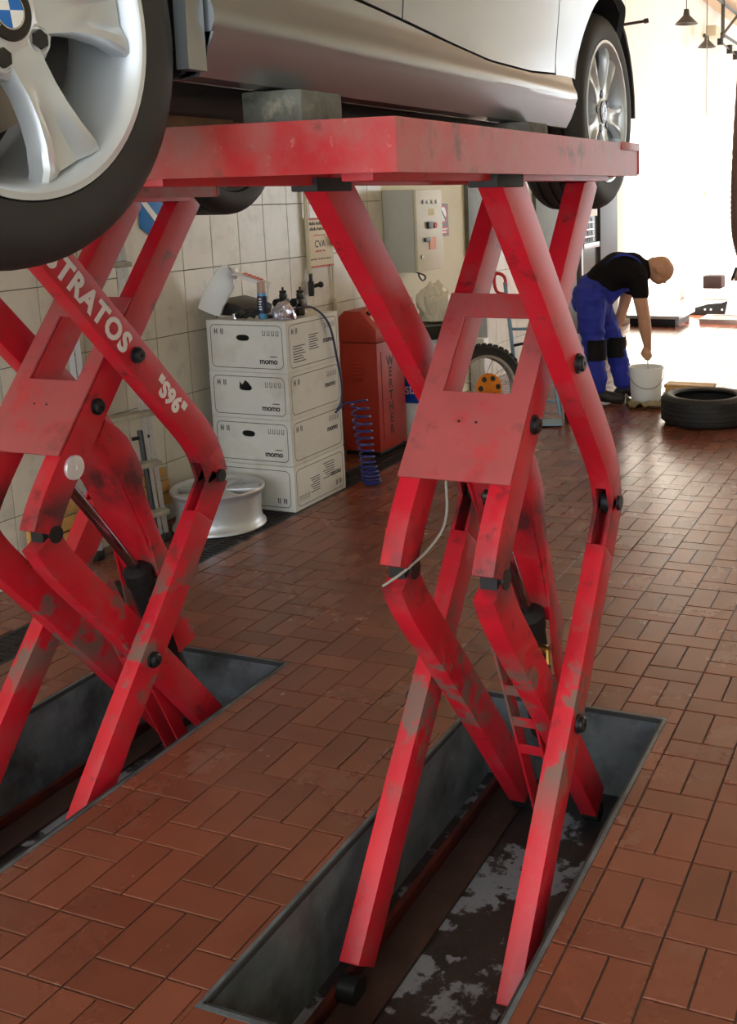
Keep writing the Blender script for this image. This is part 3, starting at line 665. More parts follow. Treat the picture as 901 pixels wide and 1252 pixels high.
# floor drain with grating
DR = thing('drain_channel', ((DRAIN[0] + DRAIN[1]) / 2, 4.7, -0.03), 'long black slotted drain channel along the tiled wall', 'drain')
bm = B(); box(bm, DRAIN[0], DRAIN[1], DRAIN[2], DRAIN[3], -0.06, -0.022); obj('channel_bed', bm, UNDER, DR, smooth=0)
bm = B()
for a, b in ((DRAIN[0], DRAIN[0] + 0.02), (DRAIN[1] - 0.02, DRAIN[1])): box(bm, a, b, DRAIN[2], DRAIN[3], -0.022, -0.0008)
obj('drain_frame', bm, DARKSTEEL, DR, smooth=0)
bm = B(); y = DRAIN[2] + 0.01
while y < DRAIN[3] - 0.02:
    box(bm, DRAIN[0] + 0.02, DRAIN[1] - 0.02, y, y + 0.018, -0.02, -0.001); y += 0.034
box(bm, -3.33, -3.31, DRAIN[2] + 0.01, DRAIN[3] - 0.02, -0.019, -0.0008)
gr = obj('grating', bm, IRON, DR, smooth=0); gr['kind'] = 'stuff'
# four white cartons
CARD = mat('white_carton', srgb(222, 224, 220), 0.62, vary=0.05, vscale=4, dirt=[(srgb(176, 158, 124), 3.0, 0.52, 0.75, 0.45, 0.7), (srgb(110, 104, 94), 18, 0.66, 0.74, 0.35, 0.7)])
CARDE = mat('carton_edge', srgb(150, 132, 104), 0.8)
INK = mat('dark_print', srgb(62, 66, 68), 0.6); INKD = mat('black_print', srgb(26, 28, 30), 0.6)
def rrect_frame(bm, M, x0, x1, y0, y1, r, w, dep=0.0006):
    def ring(i):
        out = []
        for cx_, cy_, a in ((x1 - r, y1 - r, 0), (x0 + r, y1 - r, 1), (x0 + r, y0 + r, 2), (x1 - r, y0 + r, 3)):
            for k in range(5):
                an = PI / 2 * (a + k / 4); out.append((cx_ + (r - i) * math.cos(an), cy_ + (r - i) * math.sin(an)))
        return out
    A, C = ring(0), ring(w); n = len(A)
    va = [bm.verts.new(M @ Vector((x, y, dep))) for x, y in A]; vc = [bm.verts.new(M @ Vector((x, y, dep))) for x, y in C]
    for i in range(n): bm.faces.new((va[i], va[(i + 1) % n], vc[(i + 1) % n], vc[i]))
def flat(bm, M, pts, dep=0.0006): bm.faces.new([bm.verts.new(M @ Vector((x, y, dep))) for x, y in pts])
def carton_body(parent, xa, xb, ya, yb, za, zb, hole):
    bm = B(); box(bm, xa, xb, ya, yb, za, zb); bevel(bm, 0.005)
    o = obj('carton_body', bm, CARD, parent)
    if not hole: return o
    t = 0.006; cuts = []
    bm = B(); box(bm, xa + t, xb - t, ya + t, yb - t, za + t, zb - t); cuts.append(obj('cut', bm, CARD))
    bm = B(); prism(bm, hole, 'Y', ya - 0.02, ya + 0.03); cuts.append(obj('cut', bm, CARD))
    bpy.context.view_layer.update()
    for q in cuts:
        m = o.modifiers.new('b', 'BOOLEAN'); m.operation = 'DIFFERENCE'; m.solver = 'EXACT'; m.object = q
    me = evaluated(o); o.modifiers.clear(); o.data = me
    for p in me.polygons: p.use_smooth = False
    for q in cuts: bpy.data.objects.remove(q)
    return o
ZB = [(0.0, 0.2525), (0.2535, 0.508), (0.509, 0.765), (0.766, 1.045)]
LBL = ['white carton at the foot of the stack, its printing upside down', 'white carton second from the floor in the stack beside the red cabinet', 'white carton with a torn hand hole, under the topmost of the stack', 'topmost white carton of the stack, carrying spray can and white mudguard']
OFF = [(0.0, 0.0, 0.03), (-0.004, 0.004, 0.0), (-0.002, 0.0, 0.008), (0.004, -0.006, 0.0)]
for i, (za, zb) in enumerate(ZB):
    ox, oy, sh = OFF[i]; xa, xb, ya, yb = -3.735 + ox, -3.23 + ox, 4.84 + oy, 5.375 + oy
    c = thing('carton', ((xa + xb) / 2, (ya + yb) / 2, za), LBL[i], 'box', 'stack of four cartons')
    h = zb - za; w = xb - xa; dpt = yb - ya
    for x in (xa + 0.004, xb - 0.03):
        pass
    flip = i == 0
    hole = [] if flip else [(xa + w * .46 + 0.041 * math.copysign(abs(math.cos(2 * PI * k / 20)) ** .6, math.cos(2 * PI * k / 20)), za + h * 0.67 + 0.017 * math.sin(2 * PI * k / 20) + (0.012 * (k % 3) if i == 2 and 3 < k < 9 else 0)) for k in range(20)]
    carton_body(c, xa, xb, ya, yb, za, zb, hole)
    MF = axes((xa, ya - 0.0004, za), (1, 0, 0), (0, 0, 1), (0, -1, 0)); MS = axes((xb + 0.0004, ya, za), (0, 1, 0), (0, 0, 1), (1, 0, 0))
    if flip: MF = axes((xb, ya - 0.0004, zb), (-1, 0, 0), (0, 0, -1), (0, -1, 0)); MS = axes((xb + 0.0004, yb, zb), (0, -1, 0), (0, 0, -1), (1, 0, 0))
    bm = B(); rrect_frame(bm, MF, 0.025, w - 0.022, 0.022, h - 0.022, 0.03, 0.0035); rrect_frame(bm, MS, 0.025, dpt - 0.022, 0.022, h - 0.022, 0.03, 0.0035)
    obj('printed_border', bm, INK, c, smooth=0)
    bm = B()                                     # small handling marks
    for M, W_ in ((MF, w), (MS, dpt)):
        for k, x in enumerate((0.052, 0.066, 0.092, 0.103)): flat(bm, M, [(x, h - 0.075), (x + 0.006, h - 0.075), (x + 0.006, h - 0.045), (x, h - 0.045)])
        flat(bm, M, [(0.055, h - 0.063), (0.07, h - 0.063), (0.07, h - 0.058), (0.055, h - 0.058)])
        for k in range(4):
            x = W_ - 0.145 + k * 0.028
            for q in (0, 0.013): flat(bm, M, [(x + q, h - 0.078), (x + q + 0.0035, h - 0.078), (x + q + 0.0035, h - 0.050), (x + q, h - 0.050)])
            flat(bm, M, [(x, h - 0.078), (x + 0.0165, h - 0.078), (x + 0.0165, h - 0.0745), (x, h - 0.0745)])
    obj('handling_marks', bm, INK, c, smooth=0)['kind'] = 'stuff'
    MTs = [MF, MS]
    if not flip:
        text_mesh('brand_print', 'momo', 0.044, MF @ Matrix.Translation((w - 0.172, 0.05, 0.0006)), INKD, c, bold=0.0012, depth=0.0002, spacing=0.95)
        bm = B(); flat(bm, MF, [(w - 0.105, 0.086), (w - 0.06, 0.086), (w - 0.06, 0.091), (w - 0.105, 0.091)]); obj('small_print', bm, INK, c, smooth=0)
    text_mesh('brand_print', 'momo', 0.044, MS @ Matrix.Translation((dpt - 0.172 if not flip else 0.05, 0.12, 0.0006)), INKD, c, bold=0.0012, depth=0.0002, spacing=0.95)
    if i in (0, 3):
        bm = B()
        for r in range(7):
            L_ = 0.12 * (1 - 0.12 * (r % 3)); x = 0.06 if not flip else 0.12
            flat(bm, MS, [(x, 0.05 + r * 0.014), (x + L_, 0.05 + r * 0.014), (x + L_, 0.055 + r * 0.014), (x, 0.055 + r * 0.014)])
            flat(bm, MS, [(x + 0.16, 0.10 + r * 0.013), (x + 0.16 + L_ * .8, 0.10 + r * 0.013), (x + 0.16 + L_ * .8, 0.105 + r * 0.013), (x + 0.16, 0.105 + r * 0.013)])
        obj('label_print', bm, INK, c, smooth=0)['kind'] = 'stuff'
ZT = 1.046
WPL = mat('white_plastic', srgb(232, 236, 238), 0.32, vary=0.03); ORG = mat('orange_sticker', srgb(240, 96, 30), 0.4)
BLK = mat('black_plastic', srgb(24, 25, 27), 0.4, vary=0.1)
# black tray under the mudguard
bm = B(); prism(bm, [(-3.735, ZT), (-3.56, ZT), (-3.545, ZT + 0.05), (-3.60, ZT + 0.075), (-3.725, ZT + 0.10), (-3.75, ZT + 0.09)], 'Y', 4.93, 5.20)
tag(obj('plastic_tray', bm, BLK, bev=0.006), 'black plastic moulding under the white mudguard on the cartons', 'plastic part')
# white mudguard: bent channel
mg = thing('mudguard', (-3.62, 4.97, ZT), 'white plastic motorcycle mudguard with orange sticker lying on the top carton', 'mudguard')
path = spline([(-3.730, 4.862, ZT + 0.035), (-3.70, 4.868, ZT + 0.10), (-3.655, 4.88, ZT + 0.175), (-3.61, 4.90, ZT + 0.235), (-3.555, 4.94, ZT + 0.245), (-3.49, 4.99, ZT + 0.215), (-3.43, 5.03, ZT + 0.18)], 4)
bm = B(); G = []
for k, p in enumerate(path):
    f = min(1, max(0, (k / len(path) - 0.35) / 0.4))
    t = (path[min(k + 1, len(path) - 1)] - path[max(k - 1, 0)]).normalized(); sd_ = Vector((0.92, 0.39, -0.25)).lerp(Vector((-0.45, 0.89, 0.1)), f); sd_ = (sd_ - t * sd_.dot(t)).normalized(); up = sd_.cross(t).normalized(); up = up if (up.y < 0 if f < 0.5 else up.z > 0) else -up
    wd_ = 0.066 - 0.020 * f
    G.append([bm.verts.new(p + sd_ * s * wd_ + up * h) for s, h in ((-1, -0.022), (-.92, -0.004), (-.6, 0.002), (0, 0.006), (.6, 0.002), (.92, -0.004), (1, -0.022), (.9, -0.014), (.55, -0.004), (0, 0.0), (-.55, -0.004), (-.9, -0.014))])
for a, b in zip(G, G[1:]):
    for k in range(12): bm.faces.new((a[k], a[(k + 1) % 12], b[(k + 1) % 12], b[k]))
bm.faces.new(G[0]); bm.faces.new(G[-1][::-1]); obj('mudguard_shell', bm, WPL, mg, smooth=50)
bm = B(); box(bm, -3.64, -3.57, 4.905, 4.935, ZT + 0.235, ZT + 0.275); cyl(bm, (-3.622, 4.904, ZT + 0.258), 0.006, 0.004, 'Y', 8); cyl(bm, (-3.588, 4.904, ZT + 0.258), 0.006, 0.004, 'Y', 8); obj('bracket', bm, WPL, mg, bev=0.006)
bm = B(); p = [q for q in path[17:23]]
for a, b in zip(p, p[1:]): cbox(bm, (a + b) / 2 + Vector((0.012, -0.03, 0.008)), (0.02, 0.05, 0.004), Matrix.Rotation(math.radians(30), 3, 'Z'))
obj('sticker', bm, ORG, mg)
# spray can
sc_ = thing('spray_can', (-3.44, 4.95, ZT), 'blue and white spray can with clear cap on the cartons', 'spray can')
SCX, SCY = -3.425, 4.93
bm = B(); lathe(bm, [(0, 0), (0.024, 0), (0.0255, 0.004), (0.0255, 0.138), (0.021, 0.150), (0.012, 0.155), (0, 0.155)], (SCX, SCY, ZT), 'Z', 24); obj('can_body', bm, mat('spray_blue', srgb(96, 160, 205), 0.3, 0.2), sc_)
bm = B(); lathe(bm, [(0.026, 0.03), (0.0263, 0.03), (0.0263, 0.125), (0.026, 0.125)], (SCX, SCY, ZT), 'Z', 24, closed=True); obj('can_label', bm, mat('spray_label', srgb(28, 44, 74), 0.4), sc_)
bm = B()
for k in range(5): box(bm, SCX - 0.004, SCX + 0.012 - 0.002 * (k % 3), SCY - 0.0272, SCY - 0.0255, ZT + 0.05 + k * 0.014, ZT + 0.058 + k * 0.014)
obj('label_text', bm, WPL, sc_, smooth=0)
bm = B(); lathe(bm, [(0.0245, 0.14), (0.0245, 0.195), (0.023, 0.199), (0, 0.199)], (SCX, SCY, ZT), 'Z', 24); obj('cap', bm, mat('clear_cap', srgb(222, 190, 170), 0.3, trans=0.5), sc_)
# carburettors and small hardware
MET = mat('oily_metal', srgb(70, 66, 58), 0.4, 0.7, vary=0.3, vscale=40)
def carb(x, y, lab):
    t = thing('carburettor', (x, y, ZT), lab, 'engine part')
    bm = B(); lathe(bm, [(0, 0), (0.026, 0), (0.030, 0.012), (0.030, 0.040), (0.022, 0.046), (0.022, 0.05), (0, 0.05)], (x, y, ZT), 'Z', 16); obj('float_bowl', bm, MET, t)
    bm = B(); box(bm, x - 0.034, x + 0.034, y - 0.03, y + 0.03, ZT + 0.05, ZT + 0.095); box(bm, x - 0.012, x + 0.026, y - 0.012, y + 0.02, ZT + 0.095, ZT + 0.125); obj('main_body', bm, MET, t, bev=0.008)
    bm = B(); lathe(bm, [(0, 0.125), (0.018, 0.125), (0.02, 0.13), (0.02, 0.138), (0.006, 0.142), (0.006, 0.158), (0, 0.158)], (x + 0.006, y + 0.003, ZT), 'Z', 12); obj('slide_cap', bm, BLK, t)
    bm = B(); cyl(bm, (x, y - 0.02, ZT + 0.075), 0.024, 0.08, 'Y', 16); obj('intake', bm, BLK, t)
    bm = B(); tube(bm, [(x + 0.02, y, ZT + 0.05), (x + 0.05, y - 0.01, ZT + 0.045)], 0.008, 8); obj('fuel_inlet', bm, BRASS, t)
carb(-3.40, 5.08, 'dark oily carburettor on the cartons next to the spray can'); carb(-3.315, 5.12, 'dark oily carburettor on the cartons next to the crumpled foil')
bm = B(); box(bm, -3.44, -3.28, 4.955, 5.02, ZT, ZT + 0.018); tag(obj('linkage_bar', bm, MET, bev=0.004), 'flat oily metal bar below the carburettors', 'metal part')
for k, (x, y, l) in enumerate(((-3.62, 4.875, 'small socket wrench lying at the carton front edge'), (-3.53, 4.88, 'short black hose clamp piece beside the socket wrench'), (-3.47, 4.872, 'black rubber elbow in front of the spray can'))):
    bm = B()
    if k == 0: tube(bm, [(x - 0.05, y, ZT + 0.012), (x + 0.04, y + 0.01, ZT + 0.012)], 0.008, 8); cyl(bm, (x + 0.045, y + 0.01, ZT + 0.016), 0.016, 0.03, 'Z', 10)
    else: tube(bm, spline([(x - 0.03, y, ZT + 0.018), (x, y - 0.005, ZT + 0.034), (x + 0.03, y + 0.01, ZT + 0.02)], 4), 0.016, 10)
    tag(obj(['socket_wrench', 'hose_piece', 'rubber_elbow'][k], bm, [CHROME, BLK, BLK][k]), l, 'small part')
def crumple(name, c, s, m, sub, amp, sc, label, cat, flat_bottom=True):
    from mathutils import noise
    bm = B(); bmesh.ops.create_icosphere(bm, subdivisions=sub, radius=1)
    for v in bm.verts:
        n = v.co.copy(); f = 1 + amp * (abs(noise.noise(n * sc)) * 2 - 0.4) + amp * .5 * noise.noise(n * sc * 2.7)
        q = Vector((n.x * s[0], n.y * s[1], n.z * s[2])) * f
        if flat_bottom: q.z = max(q.z, -s[2] * .35)
        v.co = q + Vector(c)
    zmin = min(v.co.z for v in bm.verts)
    return tag(obj(name, bm, m, smooth=25), label, cat)
FOIL = mat('violet_silver_foil', (0.62, 0.60, 0.74, 1), 0.25, 0.9, bump=0.3, bscale=30)
crumple('foil_bag', (-3.29, 4.925, ZT + 0.026), (0.062, 0.05, 0.07), FOIL, 4, 0.16, 1.7, 'crumpled silver foil bag at the corner of the top carton', 'foil bag')
# hoses
NAVY = mat('navy_hose', srgb(38, 46, 78), 0.4); BLUEH = mat('blue_coil_hose', srgb(40, 52, 120), 0.32)
bm = B(); tube(bm, spline([(-3.265, 4.99, ZT + 0.05), (-3.235, 5.12, ZT + 0.045), (-3.208, 5.24, ZT - 0.06), (-3.206, 5.31, ZT - 0.28), (-3.205, 5.34, ZT - 0.42), (-3.205, 5.325, ZT - 0.52), (-3.205, 5.28, ZT - 0.56)], 6), 0.0065, 8)
tag(obj('air_hose', bm, NAVY), 'dark blue hose hanging from the top carton down its side', 'hose')
bm = B(); pts = []
n = 16 * 15
for k in range(n + 1):
    t = k / n; zz = 0.50 * (1 - t) ** 1.5 + 0.012; r = 0.048 + 0.006 * math.sin(t * 9)
    pts.append((-3.165 + 0.05 * t + r * math.cos(2 * PI * k / 16), 5.46 + 0.03 * t + r * math.sin(2 * PI * k / 16), zz))
pts = [Vector((-3.205, 5.26, 0.475)), Vector((-3.20, 5.36, 0.51))] + [Vector(p) for p in pts]
tube(bm, pts, 0.0062, 6); tag(obj('coiled_hose', bm, BLUEH), 'blue spiral air hose coiled down to the floor beside the cartons', 'hose')
# alloy wheel rim lying on the floor
rm = thing('alloy_rim', (-3.50, 4.52, 0), 'bare silver alloy rim lying flat on the floor in front of the cartons', 'wheel rim')
RC = (-3.50, 4.535, 0.0)
SRIM = mat('pale_silver_rim', (0.60, 0.63, 0.66, 1), 0.36, 0.45, vary=0.05, vscale=8)
bm = B(); lathe(bm, [(0.232, 0.0), (0.240, 0.004), (0.240, 0.014), (0.232, 0.022), (0.224, 0.035), (0.218, 0.06), (0.220, 0.10), (0.222, 0.16), (0.228, 0.185), (0.240, 0.192), (0.243, 0.204), (0.236, 0.212), (0.226, 0.206), (0.216, 0.19), (0.205, 0.16), (0.196, 0.10), (0.192, 0.06), (0.205, 0.02)], RC, 'Z', 56, closed=True); rb_ = obj('barrel', bm, SRIM, rm, smooth=50)
for k in range(5):
    bm = B(); an = 2 * PI * k / 5 + 0.3
    prism(bm, [(-0.03, 0.04), (0.03, 0.04), (0.045, 0.13), (0.07, 0.214), (-0.07, 0.214), (-0.045, 0.13)], 'Z', 0.165, 0.198); xform(bm, Matrix.Translation(RC) @ Matrix.Rotation(an, 4, 'Z')); obj('spoke', bm, SRIM, rm, bev=0.006)
bm = B(); lathe(bm, [(0.0, 0.15), (0.075, 0.15), (0.075, 0.185), (0.04, 0.19), (0.036, 0.175), (0, 0.175)], RC, 'Z', 28); obj('hub', bm, SRIM, rm)
bm = B(); lathe(bm, [(0.0, 0.03), (0.2, 0.03), (0.2, 0.036), (0, 0.036)], RC, 'Z', 28); obj('shaded_back_disc', bm, ALLOYD, rm)  # duller disc standing in for the rim's shadowed inside
# red machine cabinet
WR = mat('machine_red', srgb(168, 44, 30), 0.42, vary=0.08, vscale=4, dirt=[(srgb(96, 30, 24), 3, 0.5, 0.75, 0.4, 0.5)])
wc = thing('machine_cabinet', (-3.53, 6.28, 0), 'red machine cabinet with sloping control top and upright black lettering', 'cabinet')
ya, yb = 6.10, 6.475
bm = B(); prism(bm, [(-3.66, 0.03), (-3.39, 0.03), (-3.39, 0.748), (-3.66, 0.748)], 'Y', ya, yb); cb = obj('lower_body', bm, WR, wc, bev=0.005)
bm = B(); prism(bm, [(-3.662, 0.752), (-3.388, 0.752), (-3.388, 0.836), (-3.50, 0.955), (-3.615, 0.957), (-3.662, 0.915)], 'Y', ya - 0.002, yb + 0.002); tp = obj('control_top', bm, WR, wc, bev=0.005)
bm = B(); box(bm, -3.655, -3.40, ya + 0.01, yb - 0.01, 0.0, 0.03); obj('plinth', bm, BLK, wc, bev=0.003)
bm = B(); box(bm, -3.391, -3.386, ya + 0.05, yb - 0.015, 0.09, 0.69); dr_ = obj('door', bm, WR, wc, bev=0.002)
bm = B()
for k in range(6): prism(bm, [(ya, 0.500 + k * 0.022), (ya - 0.009, 0.500 + k * 0.022), (ya, 0.516 + k * 0.022)], 'X', -3.58, -3.50)
obj('vent_louvres', bm, WR, cb, smooth=0)['kind'] = 'stuff'
for k, ch in enumerate('WERTHER'): text_mesh('lettering', ch, 0.088, axes((-3.3855, 6.265, 0.588 - k * 0.077), (0, 1, 0), (0, 0, 1), (1, 0, 0)), INKD, dr_, bold=0.002, depth=0.0004, align='CENTER')
sl_n = Vector((0.119, 0, 0.112)).normalized(); sl_t = Vector((0.112, 0, -0.119)).normalized()
def on_slope(u, y): return Vector((-3.50, 0, 0.955)) + sl_t * u + Vector((0, y, 0))
for (u, y) in ((0.03, 6.17), (0.115, 6.19)):
    bm = B(); p = on_slope(u, y); tube(bm, [p, p + sl_n * 0.014], 0.014, 14); obj('knob', bm, BLK, tp)
bm = B(); M = axes(on_slope(0.075, 6.175) + sl_n * 0.001, sl_t, (0, 1, 0), sl_n); flat(bm, M, [(-0.02, -0.02), (0.02, -0.02), (0.02, 0.025), (-0.02, 0.025)], 0.001); obj('gauge_plate', bm, ALU, tp, smooth=0)
bm = B(); box(bm, -3.52, -3.50, 6.22, 6.30, 0.956, 0.96); obj('yellow_sticker', bm, mat('yellow_sticker', srgb(226, 170, 40), 0.5), tp, smooth=0)
# detergent pack behind the cabinet
dp = thing('detergent_pack', (-3.42, 6.61, 0), 'blue washing powder pack with yellow numeral standing beyond the red cabinet', 'pack')
BLU = mat('pack_blue', srgb(20, 70, 170), 0.4)
bm = B(); box(bm, -3.55, -3.30, 6.56, 6.67, 0.27, 0.58); obj('pack_body', bm, BLU, dp, bev=0.012)
bm = B(); box(bm, -3.54, -3.31, 6.565, 6.665, 0.0, 0.27); obj('pack_lower', bm, WPL, dp, bev=0.01)
text_mesh('numeral', '9', 0.16, axes((-3.365, 6.5585, 0.42), (1, 0, 0), (0, 0, 1), (0, -1, 0)), mat('pack_yellow', srgb(240, 220, 50), 0.4), dp, bold=0.004, depth=0.0004, align='CENTER')
text_mesh('lettering', 'PSD', 0.075, axes((-3.41, 6.5585, 0.335), (1, 0, 0.1), (-0.1, 0, 1), (0, -1, 0)), mat('pack_pink', srgb(240, 190, 190), 0.4), dp, bold=0.002, depth=0.0004, align='CENTER')
# wall-mounted things: notice, pipes, valve
sg = thing('wall_notice', (WX, 6.16, 1.23), 'white wall notice with red edge and printed lines beside the pipe', 'sign')
bm = B(); box(bm, WX + 0.001, WX + 0.010, 6.005, 6.325, 1.235, 1.555); obj('board', bm, mat('notice_cream', srgb(226, 214, 190), 0.5, vary=0.05), sg, bev=0.002)
REDP = mat('notice_red', srgb(196, 70, 50), 0.5)
for z_ in (1.235, 1.543):
    bm = B(); box(bm, WX + 0.010, WX + 0.012, 6.005, 6.325, z_, z_ + 0.012); obj('red_edge', bm, REDP, sg, smooth=0)
text_mesh('printed_line', 'CVA', 0.065, axes((WX + 0.0102, 6.165, 1.365), (0, 1, 0), (0, 0, 1), (1, 0, 0)), INKD, sg, bold=0.0006, depth=0.0003, align='CENTER')
for z, wdt, hh, m in ((1.510, 0.26, 0.020, INKD), (1.475, 0.23, 0.020, INKD), (1.440, 0.14, 0.008, REDP), (1.335, 0.12, 0.014, REDP), (1.285, 0.24, 0.010, INK)):   # lines too small to read: broken strokes
    bm = B(); y_ = 6.165 - wdt / 2; k = 0
    while y_ < 6.165 + wdt / 2:
        box(bm, WX + 0.0102, WX + 0.0108, y_, y_ + 0.012, z, z + hh * (0.7 + 0.3 * (k % 2))); y_ += 0.017 + 0.008 * (k % 5 == 4); k += 1
    obj('printed_line', bm, m, sg, smooth=0)['kind'] = 'stuff'
PIPE = mat('cream_pipe', srgb(206, 196, 164), 0.35)
bm = B(); tube(bm, [(WX + 0.022, 6.0, 2.6), (WX + 0.022, 6.0, 1.20)], 0.014, 10); tag(obj('wall_pipe', bm, PIPE), 'cream pipe running up the tiles beside the notice', 'pipe')
vt = thing('air_valve', (WX + 0.03, 6.02, 1.06), 'black air valve at the foot of the cream pipe', 'valve')
bm = B(); lathe(bm, [(0, 0), (0.016, 0), (0.02, 0.02), (0.02, 0.09), (0.012, 0.10), (0.012, 0.145), (0, 0.145)], (WX + 0.03, 6.0, 1.06), 'Z', 12); obj('valve_body', bm, BLK, vt)
bm = B(); tube(bm, [(WX + 0.03, 6.0, 1.12), (WX + 0.06, 6.05, 1.13)], 0.013, 8); ball(bm, (WX + 0.065, 6.06, 1.13), 0.02); obj('valve_lever', bm, BLK, vt)
bm = B(); tube(bm, [(WX + 0.014, 6.30, 1.24), (WX + 0.014, 6.30, 1.02)], 0.006, 8); tube(bm, [(WX + 0.02, 6.30, 1.02), (WX + 0.02, 6.30, 0.90)], 0.016, 8); tag(obj('conduit', bm, PIPE), 'thin conduit ending in a white sleeve below the notice', 'conduit')
bm = B(); lathe(bm, [(0, 0), (0.045, 0), (0.045, 0.03), (0.036, 0.036), (0, 0.036)], (WX + 0.012, 6.33, 1.41), 'X', 20); tag(obj('pressure_gauge', bm, ALLOYD), 'round grey gauge fixed at the edge of the wall notice', 'gauge')
# blue panel with white stripe, high on the wall
bp = thing('blue_pennant', (WX, 4.60, 1.50), 'blue hanging pennant with a white diagonal stripe on the wall', 'pennant')
bm = B(); prism(bm, [(4.475, 2.05), (4.475, 1.555), (4.555, 1.505), (4.70, 1.60), (4.78, 2.05)], 'X', WX + 0.002, WX + 0.010); obj('cloth', bm, mat('pennant_blue', srgb(20, 130, 220), 0.5), bp, bev=0.002)
bm = B(); prism(bm, [(4.478, 1.690), (4.496, 1.715), (4.63, 1.585), (4.60, 1.565)], 'X', WX + 0.010, WX + 0.0115); obj('stripe', bm, WPL, bp, smooth=0)
# step ladder leaning on the wall
ld = thing('step_ladder', (-3.64, 4.08, 0), 'aluminium step ladder with grey treads leaning on the tiled wall', 'ladder')
A0, A1 = Vector((-3.60, 4.235, 0.0)), Vector((-3.735, 4.205, 1.80)); B0, B1 = Vector((-3.72, 3.90, 0.0)), Vector((-3.79, 3.93, 1.80))
sxv = (A0 - B0).normalized()
for a, b in ((A0, A1), (B0, B1)):
    for off in (0.0, 0.034):
        bm = B(); o_ = Vector((0.045, -0.02, 0)) * (off / 0.034)
        dv_ = (b - a); pts = [a + o_ * 0 + Vector((0, 0, 0.02)), b]
        q0, q1 = pts[0] - sxv * off, pts[1] - sxv * off
        tube(bm, [q0, q1], 0.017, 4); obj('stile', bm, ALU, ld, smooth=0)
    bm = B(); cbox(bm, a + Vector((0, 0, 0.022)) - sxv * .015, (0.05, 0.05, 0.044)); obj('rubber_foot', bm, BLK, ld, bev=0.006)
TREAD = mat('ladder_tread', srgb(160, 154, 138), 0.6, vary=0.15, vscale=20)
for z in (0.15, 0.40, 0.65, 0.90, 1.15, 1.38):
    t = z / 1.8; a, b = A0.lerp(A1, t), B0.lerp(B1, t); fw = Vector((sxv.y, -sxv.x, 0))
    bm = B(); pl = [b - fw * .02, a - fw * .02, a + fw * .07, b + fw * .07]
    V0 = [bm.verts.new(p + Vector((0, 0, 0.0))) for p in pl]; V1 = [bm.verts.new(p + Vector((0, 0, 0.024))) for p in pl]
    bm.faces.new(V0); bm.faces.new(V1[::-1])
    for i in range(4): bm.faces.new((V0[i], V1[i], V1[(i + 1) % 4], V0[(i + 1) % 4]))
    obj('tread', bm, TREAD, ld, bev=0.003)
bm = B(); tube(bm, [A0.lerp(A1, .04) - sxv * .05, A0.lerp(A1, .32) - sxv * .055], 0.014, 6); tube(bm, [A0.lerp(A1, .30) - sxv * .10, A0.lerp(A1, .30) + sxv * .0], 0.010, 6); obj('folding_brace', bm, BLK, ld)
bm = B(); tube(bm, spline([(-3.70, 3.98, 0.52), (-3.66, 3.93, 0.36), (-3.66, 3.93, 0.20), (-3.67, 3.98, 0.14), (-3.69, 4.01, 0.22), (-3.70, 4.0, 0.50)], 5), 0.007, 6); obj('strap', bm, BLK, ld)
WOOD = mat('raw_pine', srgb(196, 152, 88), 0.6, vary=0.18, vscale=14, bump=0.1)
for k, (z0_, z1_, xa_) in enumerate(((0.10, 0.165, -3.775), (0.175, 0.235, -3.77), (0.245, 0.30, -3.78))):
    bm = B(); box(bm, xa_ - 0.035, xa_ - 0.012, 3.55, 4.52 - 0.01 * k, z0_, z1_); tag(obj('pine_board', bm, WOOD, bev=0.004), ['lowest pine board stacked behind the step ladder', 'middle pine board stacked behind the step ladder', 'top pine board stacked behind the step ladder'][k], 'board')
for k, y in enumerate((3.62, 4.38)):
    bm = B(); box(bm, -3.815, -3.785, y, y + 0.07, 0.0, 0.0985); tag(obj('wood_block', bm, WOOD, bev=0.004), ['short pine block under the boards behind the lettered lift', 'short pine block under the board ends next to the alloy rim'][k], 'wood block', 'blocks under the pine boards')
# electrical cabinet
ec = thing('electrical_cabinet', (-3.69, 7.29, 1.13), 'grey electrical control cabinet with switches on the cream wall', 'electrical cabinet')
EGR = mat('cabinet_grey', srgb(192, 196, 188), 0.4, vary=0.03); EDR = mat('cabinet_door_cream', srgb(216, 212, 190), 0.42, vary=0.03)
bm = B(); box(bm, WX - 0.004, -3.575, 7.06, 7.50, 1.13, 1.725); ecb = obj('housing', bm, EGR, ec, bev=0.004)
bm = B(); box(bm, -3.573, -3.553, 7.065, 7.495, 1.135, 1.72); ecd = obj('door', bm, EDR, ec, bev=0.003)
for k in range(4):
    bm = B(); cyl(bm, (-3.546, 7.17 + k * 0.075, 1.635), 0.014, 0.016, 'X', 12); obj('button', bm, [ALLOYD, WPL, WPL, WPL][k], ecd)
bm = B(); box(bm, -3.553, -3.530, 7.22, 7.30, 1.44, 1.49); obj('main_switch', bm, BLK, ecd, bev=0.004)
bm = B(); cyl(bm, (-3.54, 7.33, 1.462), 0.022, 0.03, 'X', 12); obj('switch_knob', bm, REDP, ecd)
bm = B(); box(bm, -3.553, -3.535, 7.17, 7.26, 1.345, 1.375); obj('handle', bm, BLK, ecd, bev=0.004)
bm = B(); box(bm, -3.553, -3.545, 7.26, 7.36, 1.285, 1.375); obj('orange_label', bm, mat('pale_orange', srgb(232, 150, 100), 0.5), ecd, smooth=0)
bm = B(); box(bm, -3.553, -3.551, 7.26, 7.36, 1.47, 1.475); box(bm, -3.553, -3.5515, 7.26, 7.36, 1.535, 1.585); obj('yellowed_label', bm, mat('yellowed', srgb(224, 208, 160), 0.6), ecd, smooth=0)
bm = B(); cyl(bm, (-3.55, 7.12, 1.24), 0.014, 0.02, 'X', 12); obj('lock', bm, ALLOYD, ecd)
